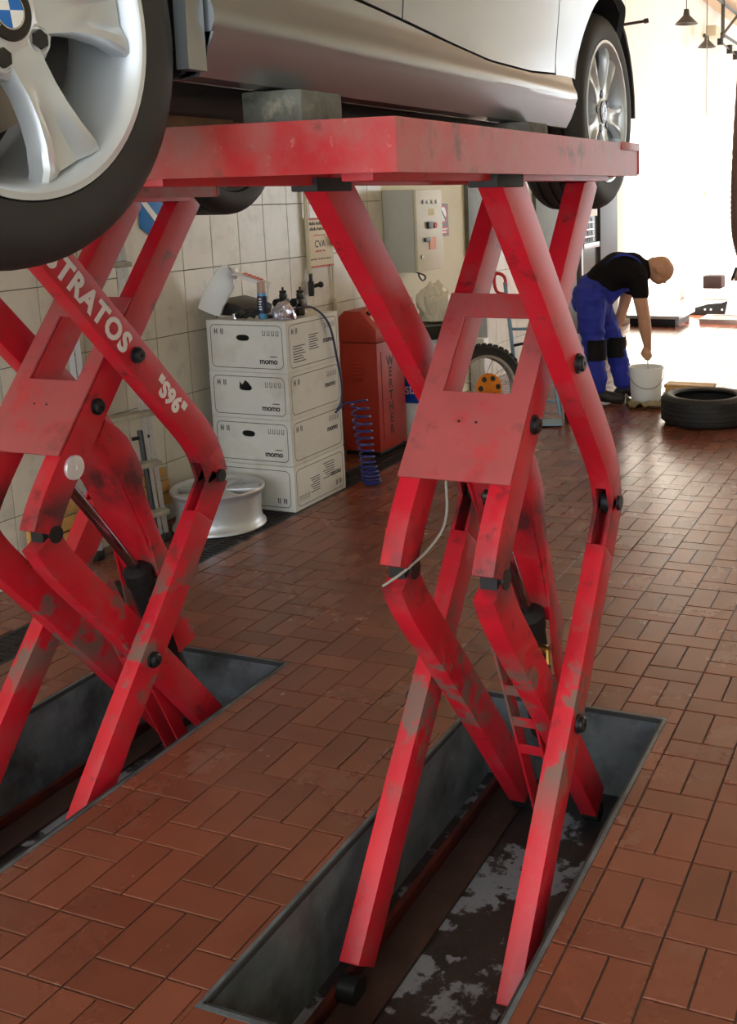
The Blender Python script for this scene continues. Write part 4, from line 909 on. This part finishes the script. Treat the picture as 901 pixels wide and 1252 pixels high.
for k in range(1):
    bm = B(); y = 7.20; tube(bm, spline([(-3.62, y, 1.135), (-3.62, y + 0.01, 1.09), (-3.62, y + 0.07, 1.055 - 0.01 * k), (-3.65, y + 0.16, 1.085), (WX + 0.004, y + 0.24, 1.12)], 5), 0.007, 6); obj('cable', bm, BLK, ecb)
# prohibition sign on the cream wall
ps = thing('safety_sign', (WX, 8.075, 1.35), 'black and red safety sign with white ring on the cream wall', 'sign')
bm = B(); box(bm, WX - 0.008, WX + 0.002, 7.985, 8.17, 1.35, 1.61); obj('plate', bm, BLK, ps, smooth=0)
bm = B(); lathe(bm, [(0.060, 0), (0.060, 0.002), (0.078, 0.002), (0.078, 0)], (WX + 0.002, 8.075, 1.525), 'X', 28, closed=True); obj('ring', bm, REDP, ps)
bm = B(); cyl(bm, (WX + 0.0025, 8.075, 1.525), 0.059, 0.001, 'X', 28); obj('disc', bm, WPL, ps)
bm = B(); cbox(bm, (WX + 0.004, 8.075, 1.525), (0.002, 0.016, 0.11), Matrix.Rotation(0.78, 3, 'X')); obj('bar', bm, BLK, ps, smooth=0)
bm = B(); box(bm, WX + 0.002, WX + 0.004, 7.995, 8.16, 1.36, 1.43); obj('red_field', bm, REDP, ps, smooth=0)
bm = B(); box(bm, WX + 0.004, WX + 0.005, 8.02, 8.14, 1.40, 1.412); box(bm, WX + 0.004, WX + 0.005, 8.02, 8.12, 1.375, 1.387); obj('text_line', bm, WPL, ps, smooth=0)['kind'] = 'stuff'
# bin with plastic bags
bn = thing('waste_drum', (-3.525, 6.99, 0), 'pale blue drum with black lid under the plastic bags', 'drum')
bm = B(); lathe(bm, [(0, 0), (0.24, 0), (0.25, 0.02), (0.255, 0.35), (0.25, 0.68), (0, 0.68)], (-3.525, 6.99, 0), 'Z', 32); obj('drum_body', bm, mat('pale_blue_drum', srgb(196, 212, 226), 0.4), bn)
bm = B(); lathe(bm, [(0, 0.68), (0.268, 0.68), (0.272, 0.70), (0.268, 0.775), (0, 0.78)], (-3.525, 6.99, 0), 'Z', 32); obj('drum_lid', bm, BLK, bn)
BAG = mat('clear_plastic_bag', srgb(236, 232, 214), 0.22, bump=0.25, bscale=18, trans=0.15)
crumple('plastic_bag', (-3.43, 7.07, 0.86), (0.125, 0.12, 0.20), BAG, 4, 0.24, 1.5, 'crumpled white plastic bag heaped on the black drum lid', 'plastic bag')
crumple('plastic_bag', (-3.575, 6.86, 0.835), (0.10, 0.09, 0.14), BAG, 4, 0.24, 1.7, 'smaller white plastic bag beside the heaped one on the drum', 'plastic bag')
# spoked motorcycle wheel leaning behind the lift
mw = thing('motorcycle_wheel', (-3.06, 7.02, 0), 'knobbly motorcycle wheel with gold hub standing beside the pale drum', 'wheel')
MR = Matrix.Translation((-3.03, 7.03, 0.312)) @ Matrix.Rotation(math.radians(-38), 4, 'Z') @ Matrix.Rotation(math.radians(-10), 4, 'Y')
bm = B(); lathe(bm, [(0.235, -0.035), (0.285, -0.048), (0.305, -0.03), (0.308, 0), (0.305, 0.03), (0.285, 0.048), (0.235, 0.035)], (0, 0, 0), 'X', 48, closed=True); xform(bm, MR); ty = obj('tyre', bm, TYRE, mw)
bm = B()
for k in range(40):
    for x in (-0.032, 0.0, 0.032):
        an = 2 * PI * (k + (0.5 if x == 0 else 0)) / 40; cbox(bm, Matrix.Rotation(an, 3, 'X') @ Vector((x, 0, 0.312 - abs(x) * .25)), (0.022, 0.022, 0.02), Matrix.Rotation(an, 3, 'X'))
xform(bm, MR); obj('tread_knobs', bm, TYRE, ty, smooth=0)['kind'] = 'stuff'
GOLD = mat('gold_anodised', srgb(214, 130, 50), 0.3, 0.8)
bm = B(); lathe(bm, [(0.215, -0.03), (0.238, -0.034), (0.238, -0.028), (0.225, 0), (0.238, 0.028), (0.238, 0.034), (0.215, 0.03)], (0, 0, 0), 'X', 40, closed=True); xform(bm, MR); obj('rim', bm, ALLOYD, mw)
bm = B()
for k in range(24):
    a, b = 2 * PI * k / 24, 2 * PI * (k + (1.5 if k % 2 else -1.5)) / 24; sx_ = 0.03 if k % 2 else -0.03
    tube(bm, [(sx_, 0.05 * math.cos(a), 0.05 * math.sin(a)), (0, 0.222 * math.cos(b), 0.222 * math.sin(b))], 0.0022, 5)
xform(bm, MR); obj('spokes', bm, ALU, mw)['kind'] = 'stuff'
bm = B(); lathe(bm, [(0, 0.02), (0.05, 0.02), (0.06, 0.03), (0.10, 0.032), (0.105, 0.045), (0.085, 0.05), (0.03, 0.055), (0, 0.06)], (0, 0, 0), 'X', 28); lathe(bm, [(0, -0.05), (0.045, -0.045), (0.045, 0.03), (0, 0.03)], (0, 0, 0), 'X', 20); xform(bm, MR); obj('hub', bm, GOLD, mw)
bm = B()
for k in range(6): cyl(bm, (0.049, 0.070 * math.cos(k * PI / 3), 0.070 * math.sin(k * PI / 3)), 0.020, 0.008, 'X', 12)
xform(bm, MR); obj('hub_hole_discs', bm, DARKSTEEL, mw)['kind'] = 'stuff'  # dark raised discs standing in for cut-outs in the hub
pb = thing('paper_box', (-3.60, 8.30, 0), 'tall white paper box with black diamond mark behind the motorcycle wheel', 'box')
bm = B(); box(bm, -3.68, -3.55, 8.22, 8.32, 0, 0.49); obj('box_body', bm, WPL, pb, bev=0.004)
bm = B(); M = axes((-3.5495, 8.27, 0.40), (0, 1, 0), (0, 0, 1), (1, 0, 0)); flat(bm, M, [(-0.03, 0), (0, -0.04), (0.03, 0), (0, 0.04)]); obj('diamond_mark', bm, INKD, pb, smooth=0)
# hand truck
ht = thing('hand_truck', (-2.80, 7.44, 0), 'blue hand truck with red grip standing beyond the red lift', 'hand truck')
HB = mat('hand_truck_blue', srgb(120, 152, 176), 0.4, 0.3, vary=0.05); HR = mat('grip_red', srgb(206, 36, 44), 0.4)
L0, L1, R0, R1 = Vector((-2.90, 7.36, 0.05)), Vector((-3.10, 7.60, 1.06)), Vector((-2.62, 7.46, 0.05)), Vector((-2.86, 7.70, 1.06))
for a, b in ((L0, L1), (R0, R1)):
    bm = B(); tube(bm, [a, a.lerp(b, .96)], 0.015, 10); obj('upright', bm, HB, ht)
    bm = B(); tube(bm, spline([a.lerp(b, .86), a.lerp(b, 1.0), a.lerp(b, 1.0) + Vector((-0.07, -0.02, 0.02)), a.lerp(b, 0.90) + Vector((-0.07, -0.02, 0.0)), a.lerp(b, .87)], 4), 0.013, 8); obj('grip', bm, HR, ht)
for t_ in (0.10, 0.35, 0.62):
    bm = B(); tube(bm, [L0.lerp(L1, t_), R0.lerp(R1, t_)], 0.011, 8); obj('crossbar', bm, HB, ht)
bm = B(); M = axes((-2.76, 7.41, 0.012), (R0 - L0), (0.34, -0.94, 0), (0, 0, 1)); v = box(bm, -0.16, 0.16, 0.0, 0.20, 0.0, 0.008); xform(bm, M); obj('toe_plate', bm, HB, ht)
for p in (L0, R0):
    bm = B(); c_ = p + Vector((0.02, 0.10, 0.05)); d_ = (R0 - L0).normalized(); pts = None
    M = axes((c_.x, c_.y, 0.10), (0, 0, 1), Vector((0, 0, 1)).cross(d_) * -1, d_)
    lathe(bm, [(0.03, -0.02), (0.07, -0.022), (0.095, -0.02), (0.10, 0), (0.095, 0.02), (0.07, 0.022), (0.03, 0.02)], (0, 0, 0), 'Z', 24, closed=True); xform(bm, M); obj('wheel', bm, TYRE, ht)
    bm = B(); lathe(bm, [(0, -0.024), (0.05, -0.022), (0.05, 0.022), (0, 0.024)], (0, 0, 0), 'Z', 16); xform(bm, M); obj('wheel_hub', bm, WPL, ht)
bm = B(); tube(bm, [L0.lerp(L1, .5), L0.lerp(L1, .5) + Vector((0.10, 0.04, 0.02))], 0.012, 6); obj('side_hook', bm, BLK, ht)
# ------------------------------------------------------------------ mechanic at the bucket
EA = Vector((CR.x, CR.y, 0)).normalized(); EB = Vector((-EA.y, EA.x, 0)); PO = Vector((-2.46, 8.36, 0))
def Q(a, b, z): return PO + EA * a + EB * b + Vector((0, 0, z))
def blob(parts, voxel, smooth_n=4):
    """parts: chains of ((a,b,z), radius) joined into one continuous surface"""
    bm = B()
    for ch in parts:
        P = [(Q(*p), r) for p, r in ch]
        for k, (p, r) in enumerate(P):
            ball(bm, p, r, 14, 10)
            if k:
                q, s = P[k - 1]
                tube(bm, [q.lerp(p, t / 4) for t in range(5)], [s + (r - s) * t / 4 for t in range(5)], 14)
    me = bpy.data.meshes.new('b'); bm.to_mesh(me); bm.free(); o = bpy.data.objects.new('b', me); COL.objects.link(o)
    r = o.modifiers.new('r', 'REMESH'); r.mode = 'VOXEL'; r.voxel_size = voxel
    s = o.modifiers.new('s', 'SMOOTH'); s.factor = 0.5; s.iterations = smooth_n
    out = evaluated(o); bpy.data.objects.remove(o); return out
def from_mesh(name, me, m, parent):
    me.name = name; me.materials.clear(); me.materials.append(m)
    for p in me.polygons: p.use_smooth = True
    o = bpy.data.objects.new(name, me); COL.objects.link(o); finish(o, parent); return o
SKIN = mat('skin', srgb(206, 156, 124), 0.5, vary=0.06, vscale=20); SHIRT = mat('black_shirt', srgb(24, 21, 22), 0.9, spec=0.15, vary=0.1, vscale=10)
DUNG = mat('blue_dungarees', srgb(36, 50, 160), 0.75, vary=0.15, vscale=9, bump=0.15, bscale=25); PATCH = mat('black_knee_patch', srgb(32, 30, 32), 0.8)
man = thing('person', (PO.x, PO.y, 0), 'bald man in blue dungarees and black shirt bending over a white bucket', 'person')
hipN, hipF = (-0.19, -0.10, 0.84), (-0.16, 0.10, 0.84)
kneeN, kneeF = (-0.175, -0.12, 0.46), (0.00, 0.09, 0.45)
ankN, ankF = (-0.13, -0.12, 0.09), (0.09, 0.10, 0.09)
shN, shF = (0.165, -0.175, 0.985), (0.15, 0.175, 1.0)
elN, elF = (0.215, -0.19, 0.69), (0.09, 0.19, 0.74)
wrN, wrF = (0.245, -0.14, 0.475), (0.015, 0.12, 0.565)
body = [[((-0.175, 0, 0.86), 0.145), ((-0.09, 0, 0.97), 0.13), ((0.03, 0, 1.05), 0.135), ((0.13, 0, 1.055), 0.125), ((0.20, 0, 1.04), 0.085)],
        [((0.03, -0.07, 1.05), 0.11), ((0.15, -0.11, 1.02), 0.095)], [((0.03, 0.07, 1.05), 0.11), ((0.15, 0.11, 1.03), 0.095)],
        [((0.17, 0, 1.06), 0.075), ((0.25, 0, 1.065), 0.062), ((0.30, 0, 1.06), 0.062)],
        # head, face looking down to the right
        [((0.325, 0, 1.075), 0.084), ((0.375, 0, 1.075), 0.090), ((0.400, 0, 1.055), 0.080)], [((0.325, 0, 1.03), 0.066), ((0.335, 0, 0.995), 0.050), ((0.385, 0, 0.995), 0.048), ((0.41, 0, 1.02), 0.055)], [((0.335, -0.02, 0.985), 0.036), ((0.335, 0.02, 0.985), 0.036)],
        [((0.405, 0, 0.975), 0.018), ((0.402, 0, 0.955), 0.014)], [((0.415, -0.03, 1.020), 0.022), ((0.415, 0.03, 1.020), 0.022)],
        [((0.368, 0, 0.955), 0.018), ((0.345, 0, 0.955), 0.020)],
        [((0.335, -0.083, 1.045), 0.018), ((0.325, -0.088, 1.065), 0.020)], [((0.335, 0.083, 1.045), 0.018), ((0.325, 0.088, 1.065), 0.020)],
        [(hipN, 0.105), ((-0.19, -0.12, 0.65), 0.088), (kneeN, 0.064), ((-0.165, -0.12, 0.30), 0.060), (ankN, 0.042)],
        [(hipF, 0.105), ((-0.08, 0.10, 0.65), 0.088), (kneeF, 0.064), ((0.05, 0.095, 0.28), 0.060), (ankF, 0.042)],
        [(shN, 0.072), ((0.19, -0.19, 0.82), 0.058), (elN, 0.051), ((0.225, -0.175, 0.60), 0.050), (wrN, 0.033)],
        [(shF, 0.068), ((0.12, 0.19, 0.86), 0.052), (elF, 0.045), ((0.06, 0.17, 0.66), 0.042), (wrF, 0.029)]]
# near hand: closed round the stirring rod; far hand: resting on the knee
hN = (0.235, -0.13, 0.41)
body += [[(wrN, 0.029), ((0.247, -0.135, 0.44), 0.034), (hN, 0.036)], [((0.25, -0.15, 0.40), 0.030), ((0.25, -0.115, 0.40), 0.028)]]
for k, bb in enumerate((-0.160, -0.139, -0.118, -0.100)):
    zz = 0.407 - 0.004 * k
    body.append([((0.252, bb, zz), 0.012), ((0.272, bb, zz - 0.022), 0.011), ((0.258, bb, zz - 0.048), 0.0105), ((0.232, bb, zz - 0.045), 0.0095)])
body.append([((0.222, -0.115, 0.43), 0.014), ((0.205, -0.12, 0.40), 0.0125), ((0.216, -0.135, 0.373), 0.011)])
body += [[(wrF, 0.029), ((0.0, 0.09, 0.525), 0.033)], [((0.012, 0.075, 0.52), 0.028), ((0.012, 0.11, 0.52), 0.026)]]
for k, (da, bb, l) in enumerate(((0.0, 0.045, 0.8), (0.02, 0.066, 1.0), (0.035, 0.088, 1.0), (0.045, 0.108, 0.85))):
    body.append([((0.02 + da * .3, bb + 0.02, 0.515), 0.012), ((0.045 + da, bb, 0.488), 0.011), ((0.058 + da, bb - 0.006, 0.488 - 0.035 * l), 0.010), ((0.056 + da, bb - 0.008, 0.485 - 0.06 * l), 0.009)])
body.append([((-0.015, 0.085, 0.53), 0.013), ((-0.03, 0.05, 0.50), 0.012), ((-0.035, 0.035, 0.47), 0.010)])
from_mesh('body', blob(body, 0.0065, 3), SKIN, man)
shirt = [[((-0.13, 0, 0.94), 0.135), ((-0.07, 0, 0.985), 0.148), ((0.03, 0, 1.055), 0.152), ((0.13, 0, 1.06), 0.142), ((0.205, 0, 1.045), 0.098)],
         [((0.03, -0.07, 1.05), 0.125), ((0.15, -0.12, 1.02), 0.106)], [((0.03, 0.07, 1.05), 0.125), ((0.15, 0.12, 1.03), 0.106)], [((0.20, 0, 1.06), 0.082), ((0.235, 0, 1.065), 0.078)],
         [(shN, 0.085), ((0.185, -0.185, 0.885), 0.072)], [(shF, 0.085), ((0.135, 0.185, 0.90), 0.072)]]
from_mesh('shirt', blob(shirt, 0.011, 4), SHIRT, man)
dung = [[((-0.185, 0, 0.83), 0.165), ((-0.155, 0, 0.905), 0.150)],
        [((-0.10, 0, 0.89), 0.135), ((0.00, 0, 0.935), 0.100), ((0.06, -0.0, 0.955), 0.085)],
        [(hipN, 0.125), ((-0.195, -0.12, 0.65), 0.108), (kneeN, 0.088), ((-0.17, -0.12, 0.28), 0.082), ((-0.145, -0.12, 0.14), 0.072)],
        [(hipF, 0.125), ((-0.085, 0.10, 0.65), 0.108), (kneeF, 0.088), ((0.05, 0.095, 0.26), 0.082), ((0.075, 0.098, 0.14), 0.078)]]
me_d = blob(dung, 0.009, 3)
nrm = [v.normal.copy() for v in me_d.vertices]
for v, n in zip(me_d.vertices, nrm):             # cloth folds
    q = v.co; v.co = q + n * (0.011 * mnoise.noise(Vector((q.x * 9, q.y * 9, q.z * 22))) + 0.006 * mnoise.noise(Vector((q.x * 30, q.y * 30, q.z * 14))))
dg_ = from_mesh('dungarees', me_d, DUNG, man)
for s in (-1, 1):
    bm = B(); pts = [Q(*p) for p in spline([(-0.17, s * 0.06, 1.035), (-0.08, s * 0.075, 1.115), (0.03, s * 0.085, 1.185), (0.13, s * 0.095, 1.175), (0.20, s * 0.09, 1.12), (0.225, s * 0.085, 1.03), (0.19, s * 0.08, 0.94), (0.10, s * 0.07, 0.90)], 4)]
    G = [[bm.verts.new(p + EB * w + Vector((0, 0, h))) for w, h in ((-0.02, 0.006), (0.02, 0.006), (0.02, -0.012), (-0.02, -0.012))] for p in pts]
    for a, b in zip(G, G[1:]):
        for k in range(4): bm.faces.new((a[k], a[(k + 1) % 4], b[(k + 1) % 4], b[k]))
    bm.faces.new(G[0]); bm.faces.new(G[-1][::-1]); obj('brace', bm, DUNG, dg_, smooth=50)
for (kn, nm) in ((kneeN, 'N'), (kneeF, 'F')):
    bm = B(); c_ = Q(kn[0] + 0.02, kn[1] - 0.02, kn[2] - 0.02); G = []
    for i in range(7):
        row = []
        for k in range(9):
            an = math.radians(-125 + 140 * k / 8); row.append(bm.verts.new(Q(kn[0] - 0.003 + 0.101 * math.cos(an), kn[1] + 0.101 * math.sin(an), kn[2] - 0.10 + 0.165 * i / 6)))
        G.append(row)
    for a, b in zip(G, G[1:]):
        for k in range(8): bm.faces.new((a[k], a[k + 1], b[k + 1], b[k]))
    bmesh.ops.solidify(bm, geom=list(bm.faces), thickness=0.008); obj('knee_patch', bm, PATCH, dg_, smooth=60)
SHOE = mat('work_shoe', srgb(44, 38, 34), 0.6, vary=0.2, vscale=30)
for an in (ankN, ankF):
    me = blob([[((an[0] - 0.05, an[1], 0.045), 0.045), ((an[0], an[1], 0.085), 0.052), ((an[0] + 0.03, an[1], 0.06), 0.050), ((an[0] + 0.10, an[1] - 0.01, 0.046), 0.048), ((an[0] + 0.16, an[1] - 0.015, 0.040), 0.040)]], 0.010, 2)
    for v in me.vertices: v.co.z = max(v.co.z, 0.002)
    from_mesh('shoe', me, SHOE, man)
# bucket, rod, rag
bk = thing('bucket', (-2.17, 8.36, 0), 'white plastic bucket on a rag under the bending man', 'bucket')
BC = Q(0.235, -0.13, 0) ; BC = Vector((BC.x, BC.y, 0.022))
bm = B(); lathe(bm, [(0, 0), (0.112, 0), (0.118, 0.01), (0.134, 0.25), (0.140, 0.252), (0.140, 0.272), (0.134, 0.275), (0.128, 0.27), (0.110, 0.02), (0, 0.02)], BC, 'Z', 40); obj('pail', bm, mat('milky_plastic', srgb(246, 250, 250), 0.4), bk)
bm = B(); tube(bm, [BC + Vector((math.cos(t) * .143, math.sin(t) * .143, 0.24)) - Vector((0, 0, 0.16 * math.sin((t + 2.6) / 2.8 * PI))) if False else BC + EA * (0.143 * math.cos(t)) - EB * (0.146 * abs(math.sin(t))) + Vector((0, 0, 0.235 - 0.12 * math.sin(t))) for t in [PI * k / 14 for k in range(15)]], 0.0035, 6); obj('wire_handle', bm, ALLOYD, bk)
bm = B(); lathe(bm, [(0, 0.16), (0.124, 0.16), (0.124, 0.165), (0, 0.165)], BC, 'Z', 32); obj('water', bm, mat('grey_water', srgb(190, 192, 188), 0.05), bk)
bm = B(); p = Q(0.248, -0.13, 0.395); tube(bm, [p, Vector((p.x + 0.01, p.y, 0.09))], 0.005, 8); tag(obj('stirring_rod', bm, ALU), 'thin metal rod held upright in the bucket', 'rod')
RAG = mat('stained_rag', srgb(206, 192, 160), 0.9, vary=0.15, vscale=18, bump=0.4, bscale=40)
bm = B(); n_ = 34; G = []
for i in range(n_ + 1):
    row = []
    for k in range(n_ + 1):
        u, v = i / n_ * 2 - 1, k / n_ * 2 - 1; r = math.hypot(u, v); w = 1 + 0.25 * mnoise.noise(Vector((u * 1.4, v * 1.4, 3)))
        a, b = max(0.075, 0.22 + u * 0.21 * w), min(0.03, -0.20 + v * 0.20 * w); inside = (a - 0.235) ** 2 + (b + 0.13) ** 2 < 0.128 ** 2
        h = 0.008 if inside else 0.008 + max(0, mnoise.noise(Vector((u * 5, v * 5, 1))) * 0.05 + 0.026)
        if (a - 0.235) ** 2 + (b + 0.13) ** 2 < 0.165 ** 2 and not inside: h = min(h, 0.016)
        row.append(bm.verts.new(Q(a, b, h)))
    G.append(row)
for i in range(n_):
    for k in range(n_): bm.faces.new((G[i][k], G[i + 1][k], G[i + 1][k + 1], G[i][k + 1]))
bmesh.ops.solidify(bm, geom=list(bm.faces), thickness=0.007); tag(obj('rag', bm, RAG, smooth=60), 'crumpled beige rag spread on the floor around the bucket', 'rag')
wb = thing('wooden_pallet', (-1.95, 8.75, 0), 'small wooden pallet piece on the floor between bucket and tyre', 'pallet')
bm = B(); box(bm, -2.12, -1.72, 8.62, 8.72, 0.075, 0.10); obj('board', bm, WOOD, wb, bev=0.003)
for x in (-2.11, -1.95, -1.80):
    bm = B(); box(bm, x, x + 0.07, 8.62, 8.76, 0, 0.075); obj('block', bm, WOOD, wb, bev=0.003)
bm = B(); box(bm, -2.12, -1.72, 8.73, 8.80, 0.075, 0.10); obj('board', bm, WOOD, wb, bev=0.003)
# loose tyre lying on the floor
lt = thing('tyre', (-1.62, 7.74, 0), 'black car tyre lying flat on the red-brown floor', 'tyre')
TC = (-1.595, 7.735, 0)
bm = B(); pr = [(0.225, 0.02), (0.235, 0.008), (0.27, 0.002), (0.295, 0.01), (0.309, 0.03)]
for q in (0.06, 0.09, 0.125, 0.155): pr += [(0.320, q - 0.005), (0.312, q - 0.004), (0.312, q + 0.004), (0.320, q + 0.005)]
pr += [(0.309, 0.185), (0.295, 0.205), (0.27, 0.214), (0.235, 0.208), (0.225, 0.196), (0.232, 0.186), (0.262, 0.18), (0.285, 0.16), (0.29, 0.11), (0.285, 0.055), (0.262, 0.034), (0.232, 0.03)]
lathe(bm, pr, TC, 'Z', 72, closed=True); tc_ = obj('casing', bm, TYRE, lt, smooth=40)
bm = B()
for k in range(90):
    an = 2 * PI * k / 90; cbox(bm, Vector(TC) + Vector((0.3165 * math.cos(an), 0.3165 * math.sin(an), 0.172)), (0.006, 0.012, 0.022), Matrix.Rotation(an, 3, 'Z')); cbox(bm, Vector(TC) + Vector((0.3165 * math.cos(an), 0.3165 * math.sin(an), 0.042)), (0.006, 0.012, 0.022), Matrix.Rotation(an, 3, 'Z'))
obj('tread_blocks', bm, TYRE, tc_, smooth=0)['kind'] = 'stuff'
# ------------------------------------------------------------------ far end of the hall
fp = thing('floor_lift_plate', (-3.35, 13.5, 0), 'low flat lift plate with pale top on the far floor', 'lift plate')
bm = B(); box(bm, -3.70, -3.02, 13.05, 13.95, 0.10, 0.14); obj('top_plate', bm, mat('pale_plate', srgb(190, 196, 196), 0.35, 0.4), fp, bev=0.004)
bm = B(); box(bm, -3.66, -3.08, 13.10, 13.90, 0.0, 0.10); obj('base', bm, BLACKST, fp, bev=0.004)
bf = thing('car_fender', (-3.0, 14.4, 0), 'black plastic car panel lying on the far floor', 'car panel')
bm = B(); prism(bm, [(-3.22, 0.0), (-2.72, 0.0), (-2.68, 0.20), (-2.76, 0.17), (-2.95, 0.15), (-3.12, 0.10), (-3.24, 0.05)], 'Y', 14.40, 14.46); obj('fender_skin', bm, BLK, bf, bev=0.008)
bm = B(); prism(bm, [(-3.2, 0.0), (-2.76, 0.0), (-2.76, 0.03), (-3.2, 0.03)], 'Y', 14.46, 14.66); obj('flange', bm, BLK, bf, bev=0.008)
for k, x in enumerate((-2.98, -2.90, -2.75)):
    bm = B(); cyl(bm, (x, 14.398, 0.08), 0.014, 0.006, 'Y', 8); obj('clip', bm, WPL, bf)
gt = thing('floor_grid', (-2.4, 13.6, 0), 'raised metal frame with slats on the far floor', 'metal frame')
for (a, b, c, d) in ((-2.85, -1.9, 13.42, 13.46), (-2.85, -1.9, 13.90, 13.94), (-2.85, -2.80, 13.46, 13.90), (-1.95, -1.9, 13.46, 13.90)):
    bm = B(); box(bm, a, b, c, d, 0.0, 0.07); obj('frame_bar', bm, ALLOYD, gt, bev=0.004)
for k in range(5):
    bm = B(); box(bm, -2.79, -1.96, 13.52 + k * 0.075, 13.55 + k * 0.075, 0.03, 0.06); obj('slat', bm, ALLOYD, gt, smooth=0)
st = thing('stool', (-3.25, 16.6, 0), 'small brown stool with thin white legs at the far end', 'stool')
bm = B(); box(bm, -3.46, -3.16, 16.5, 16.8, 0.16, 0.36); obj('seat_box', bm, mat('brown_leather', srgb(30, 14, 13), 0.7, spec=0.2), st, bev=0.03)
for x in (-3.43, -3.19):
    for y in (16.54, 16.76):
        bm = B(); tube(bm, [(x, y, 0), (x, y, 0.17)], 0.014, 8); obj('leg', bm, WPL, st)
bm = B(); box(bm, -3.52, -3.08, 16.48, 16.87, -0.0, 0.02); obj('base_bar', bm, ALLOYD, st, bev=0.003)
# exhaust extraction hose hanging from a reel
hx, hy = -2.135, 12.1
eh = thing('exhaust_hose', (hx, hy, 0.5), 'thick brown exhaust hose hanging down to a grey nozzle', 'hose')
BRH = mat('brown_hose', srgb(120, 92, 84), 0.6)
bm = B(); pts = spline([(hx + 0.10, hy, 4.6), (hx + 0.06, hy, 3.2), (hx + 0.0, hy, 2.0), (hx - 0.01, hy, 1.5), (hx + 0.01, hy, 1.15), (hx + 0.09, hy, 0.90), (hx + 0.22, hy, 0.78)], 14)
tube(bm, pts, [0.085 + 0.005 * (k % 2) for k in range(len(pts))], 16); obj('hose_body', bm, BRH, eh)
bm = B(); tube(bm, [(hx + 0.20, hy, 0.79), (hx + 0.08, hy - 0.05, 0.72), (hx - 0.02, hy - 0.06, 0.74)], [0.05, 0.06, 0.075], 14); obj('nozzle', bm, ALLOYD, eh)
bm = B(); tube(bm, [(hx - 0.02, hy - 0.06, 0.74), (hx - 0.05, hy - 0.065, 0.75)], [0.08, 0.08], 14); obj('nozzle_rim', bm, BLK, eh)
# pendant lamps, pull switch, wall bracket
def pendant(x, y, z, s, lab):
    t = thing('pendant_lamp', (x, y, z), lab, 'lamp', 'pendant lamps')
    bm = B(); tube(bm, [(x, y, z + 0.16 * s), (x, y, 4.65)], 0.006, 6); obj('cord', bm, BLK, t)
    bm = B(); lathe(bm, [(0.012, 0.17), (0.03, 0.17), (0.04, 0.10), (0.13, 0.01), (0.14, 0), (0.132, 0), (0.03, 0.09), (0.0, 0.09)], (x, y, z), 'Z', 24); xs_ = obj('shade', bm, mat('grey_lamp_shade', srgb(70, 70, 68), 0.5) if 'grey_lamp_shade' not in MATS else MATS['grey_lamp_shade'], t)
    bm = B(); ball(bm, (x, y, z + 0.05), 0.03); obj('bulb', bm, WPL, t)
pendant(-3.0, 13.3, 3.62, 1, 'dark cone pendant lamp hanging nearer the pull cord'); pendant(-3.5, 16.9, 3.78, 1, 'dark cone pendant lamp hanging right before the wall bracket')
pc = thing('pull_switch', (-3.0, 14.5, 1.57), 'yellowish pull handle on a long thin cord', 'pull switch')
bm = B(); tube(bm, [(-3.0, 14.5, 4.65), (-3.0, 14.5, 1.66)], 0.006, 6); obj('cord', bm, mat('dull_cord', srgb(150, 140, 120), 0.6), pc)
bm = B(); lathe(bm, [(0.01, 0.11), (0.02, 0.10), (0.03, 0.04), (0.06, 0.0), (0, 0)], (-3.0, 14.5, 1.57), 'Z', 12); obj('handle', bm, mat('yellow_handle', srgb(214, 196, 120), 0.5), pc)
wbk = thing('wall_bracket', (-3.6, 18.3, 3.9), 'grey steel wall bracket carrying a rail near the ceiling', 'bracket')
for a, b in (((-3.5, 18.15, 4.64), (-3.5, 18.15, 4.06)), ((-3.5, 19.6, 4.64), (-3.5, 18.0, 4.06)), ((-3.5, 18.05, 4.12), (-3.5, 21.5, 4.12)), ((-3.5, 17.0, 4.60), (-3.5, 19.8, 4.60)), ((-3.815, 18.15, 4.12), (-3.5, 18.15, 4.12))):
    bm = B(); tube(bm, [a, b], 0.030, 4); obj('strut', bm, MET, wbk, smooth=0)
for y_, z_ in ((17.95, 4.02), (18.75, 3.97), (19.3, 3.93)):
    bm = B(); cyl(bm, (-3.5, y_, z_ - 0.02), 0.05, 0.14, 'Z', 12); obj('insulator', bm, BLK, wbk)
bm = B(); tube(bm, [(-3.5, 17.9, 3.99), (-3.5, 19.6, 3.90)], 0.015, 6); obj('tie_bar', bm, MET, wbk)
bm = B(); box(bm, -3.58, -3.42, 17.2, 17.55, 3.98, 4.14); obj('motor_box', bm, mat('pale_motor', srgb(190, 184, 160), 0.6), wbk, bev=0.01)
tp_ = thing('wall_bar', (WX, 13.0, 3.6), 'dark rod end sticking out of the white wall up high', 'rod')
bm = B(); tube(bm, [(WX + 0.05, 13.0, 3.62), (WX + 0.35, 13.1, 3.66)], 0.018, 8); obj('rod', bm, BLK, tp_)
bm = B(); tube(bm, [(WX + 0.35, 13.1, 3.66), (WX + 0.40, 13.12, 3.67)], 0.03, 8); obj('rod_end', bm, BLK, tp_)
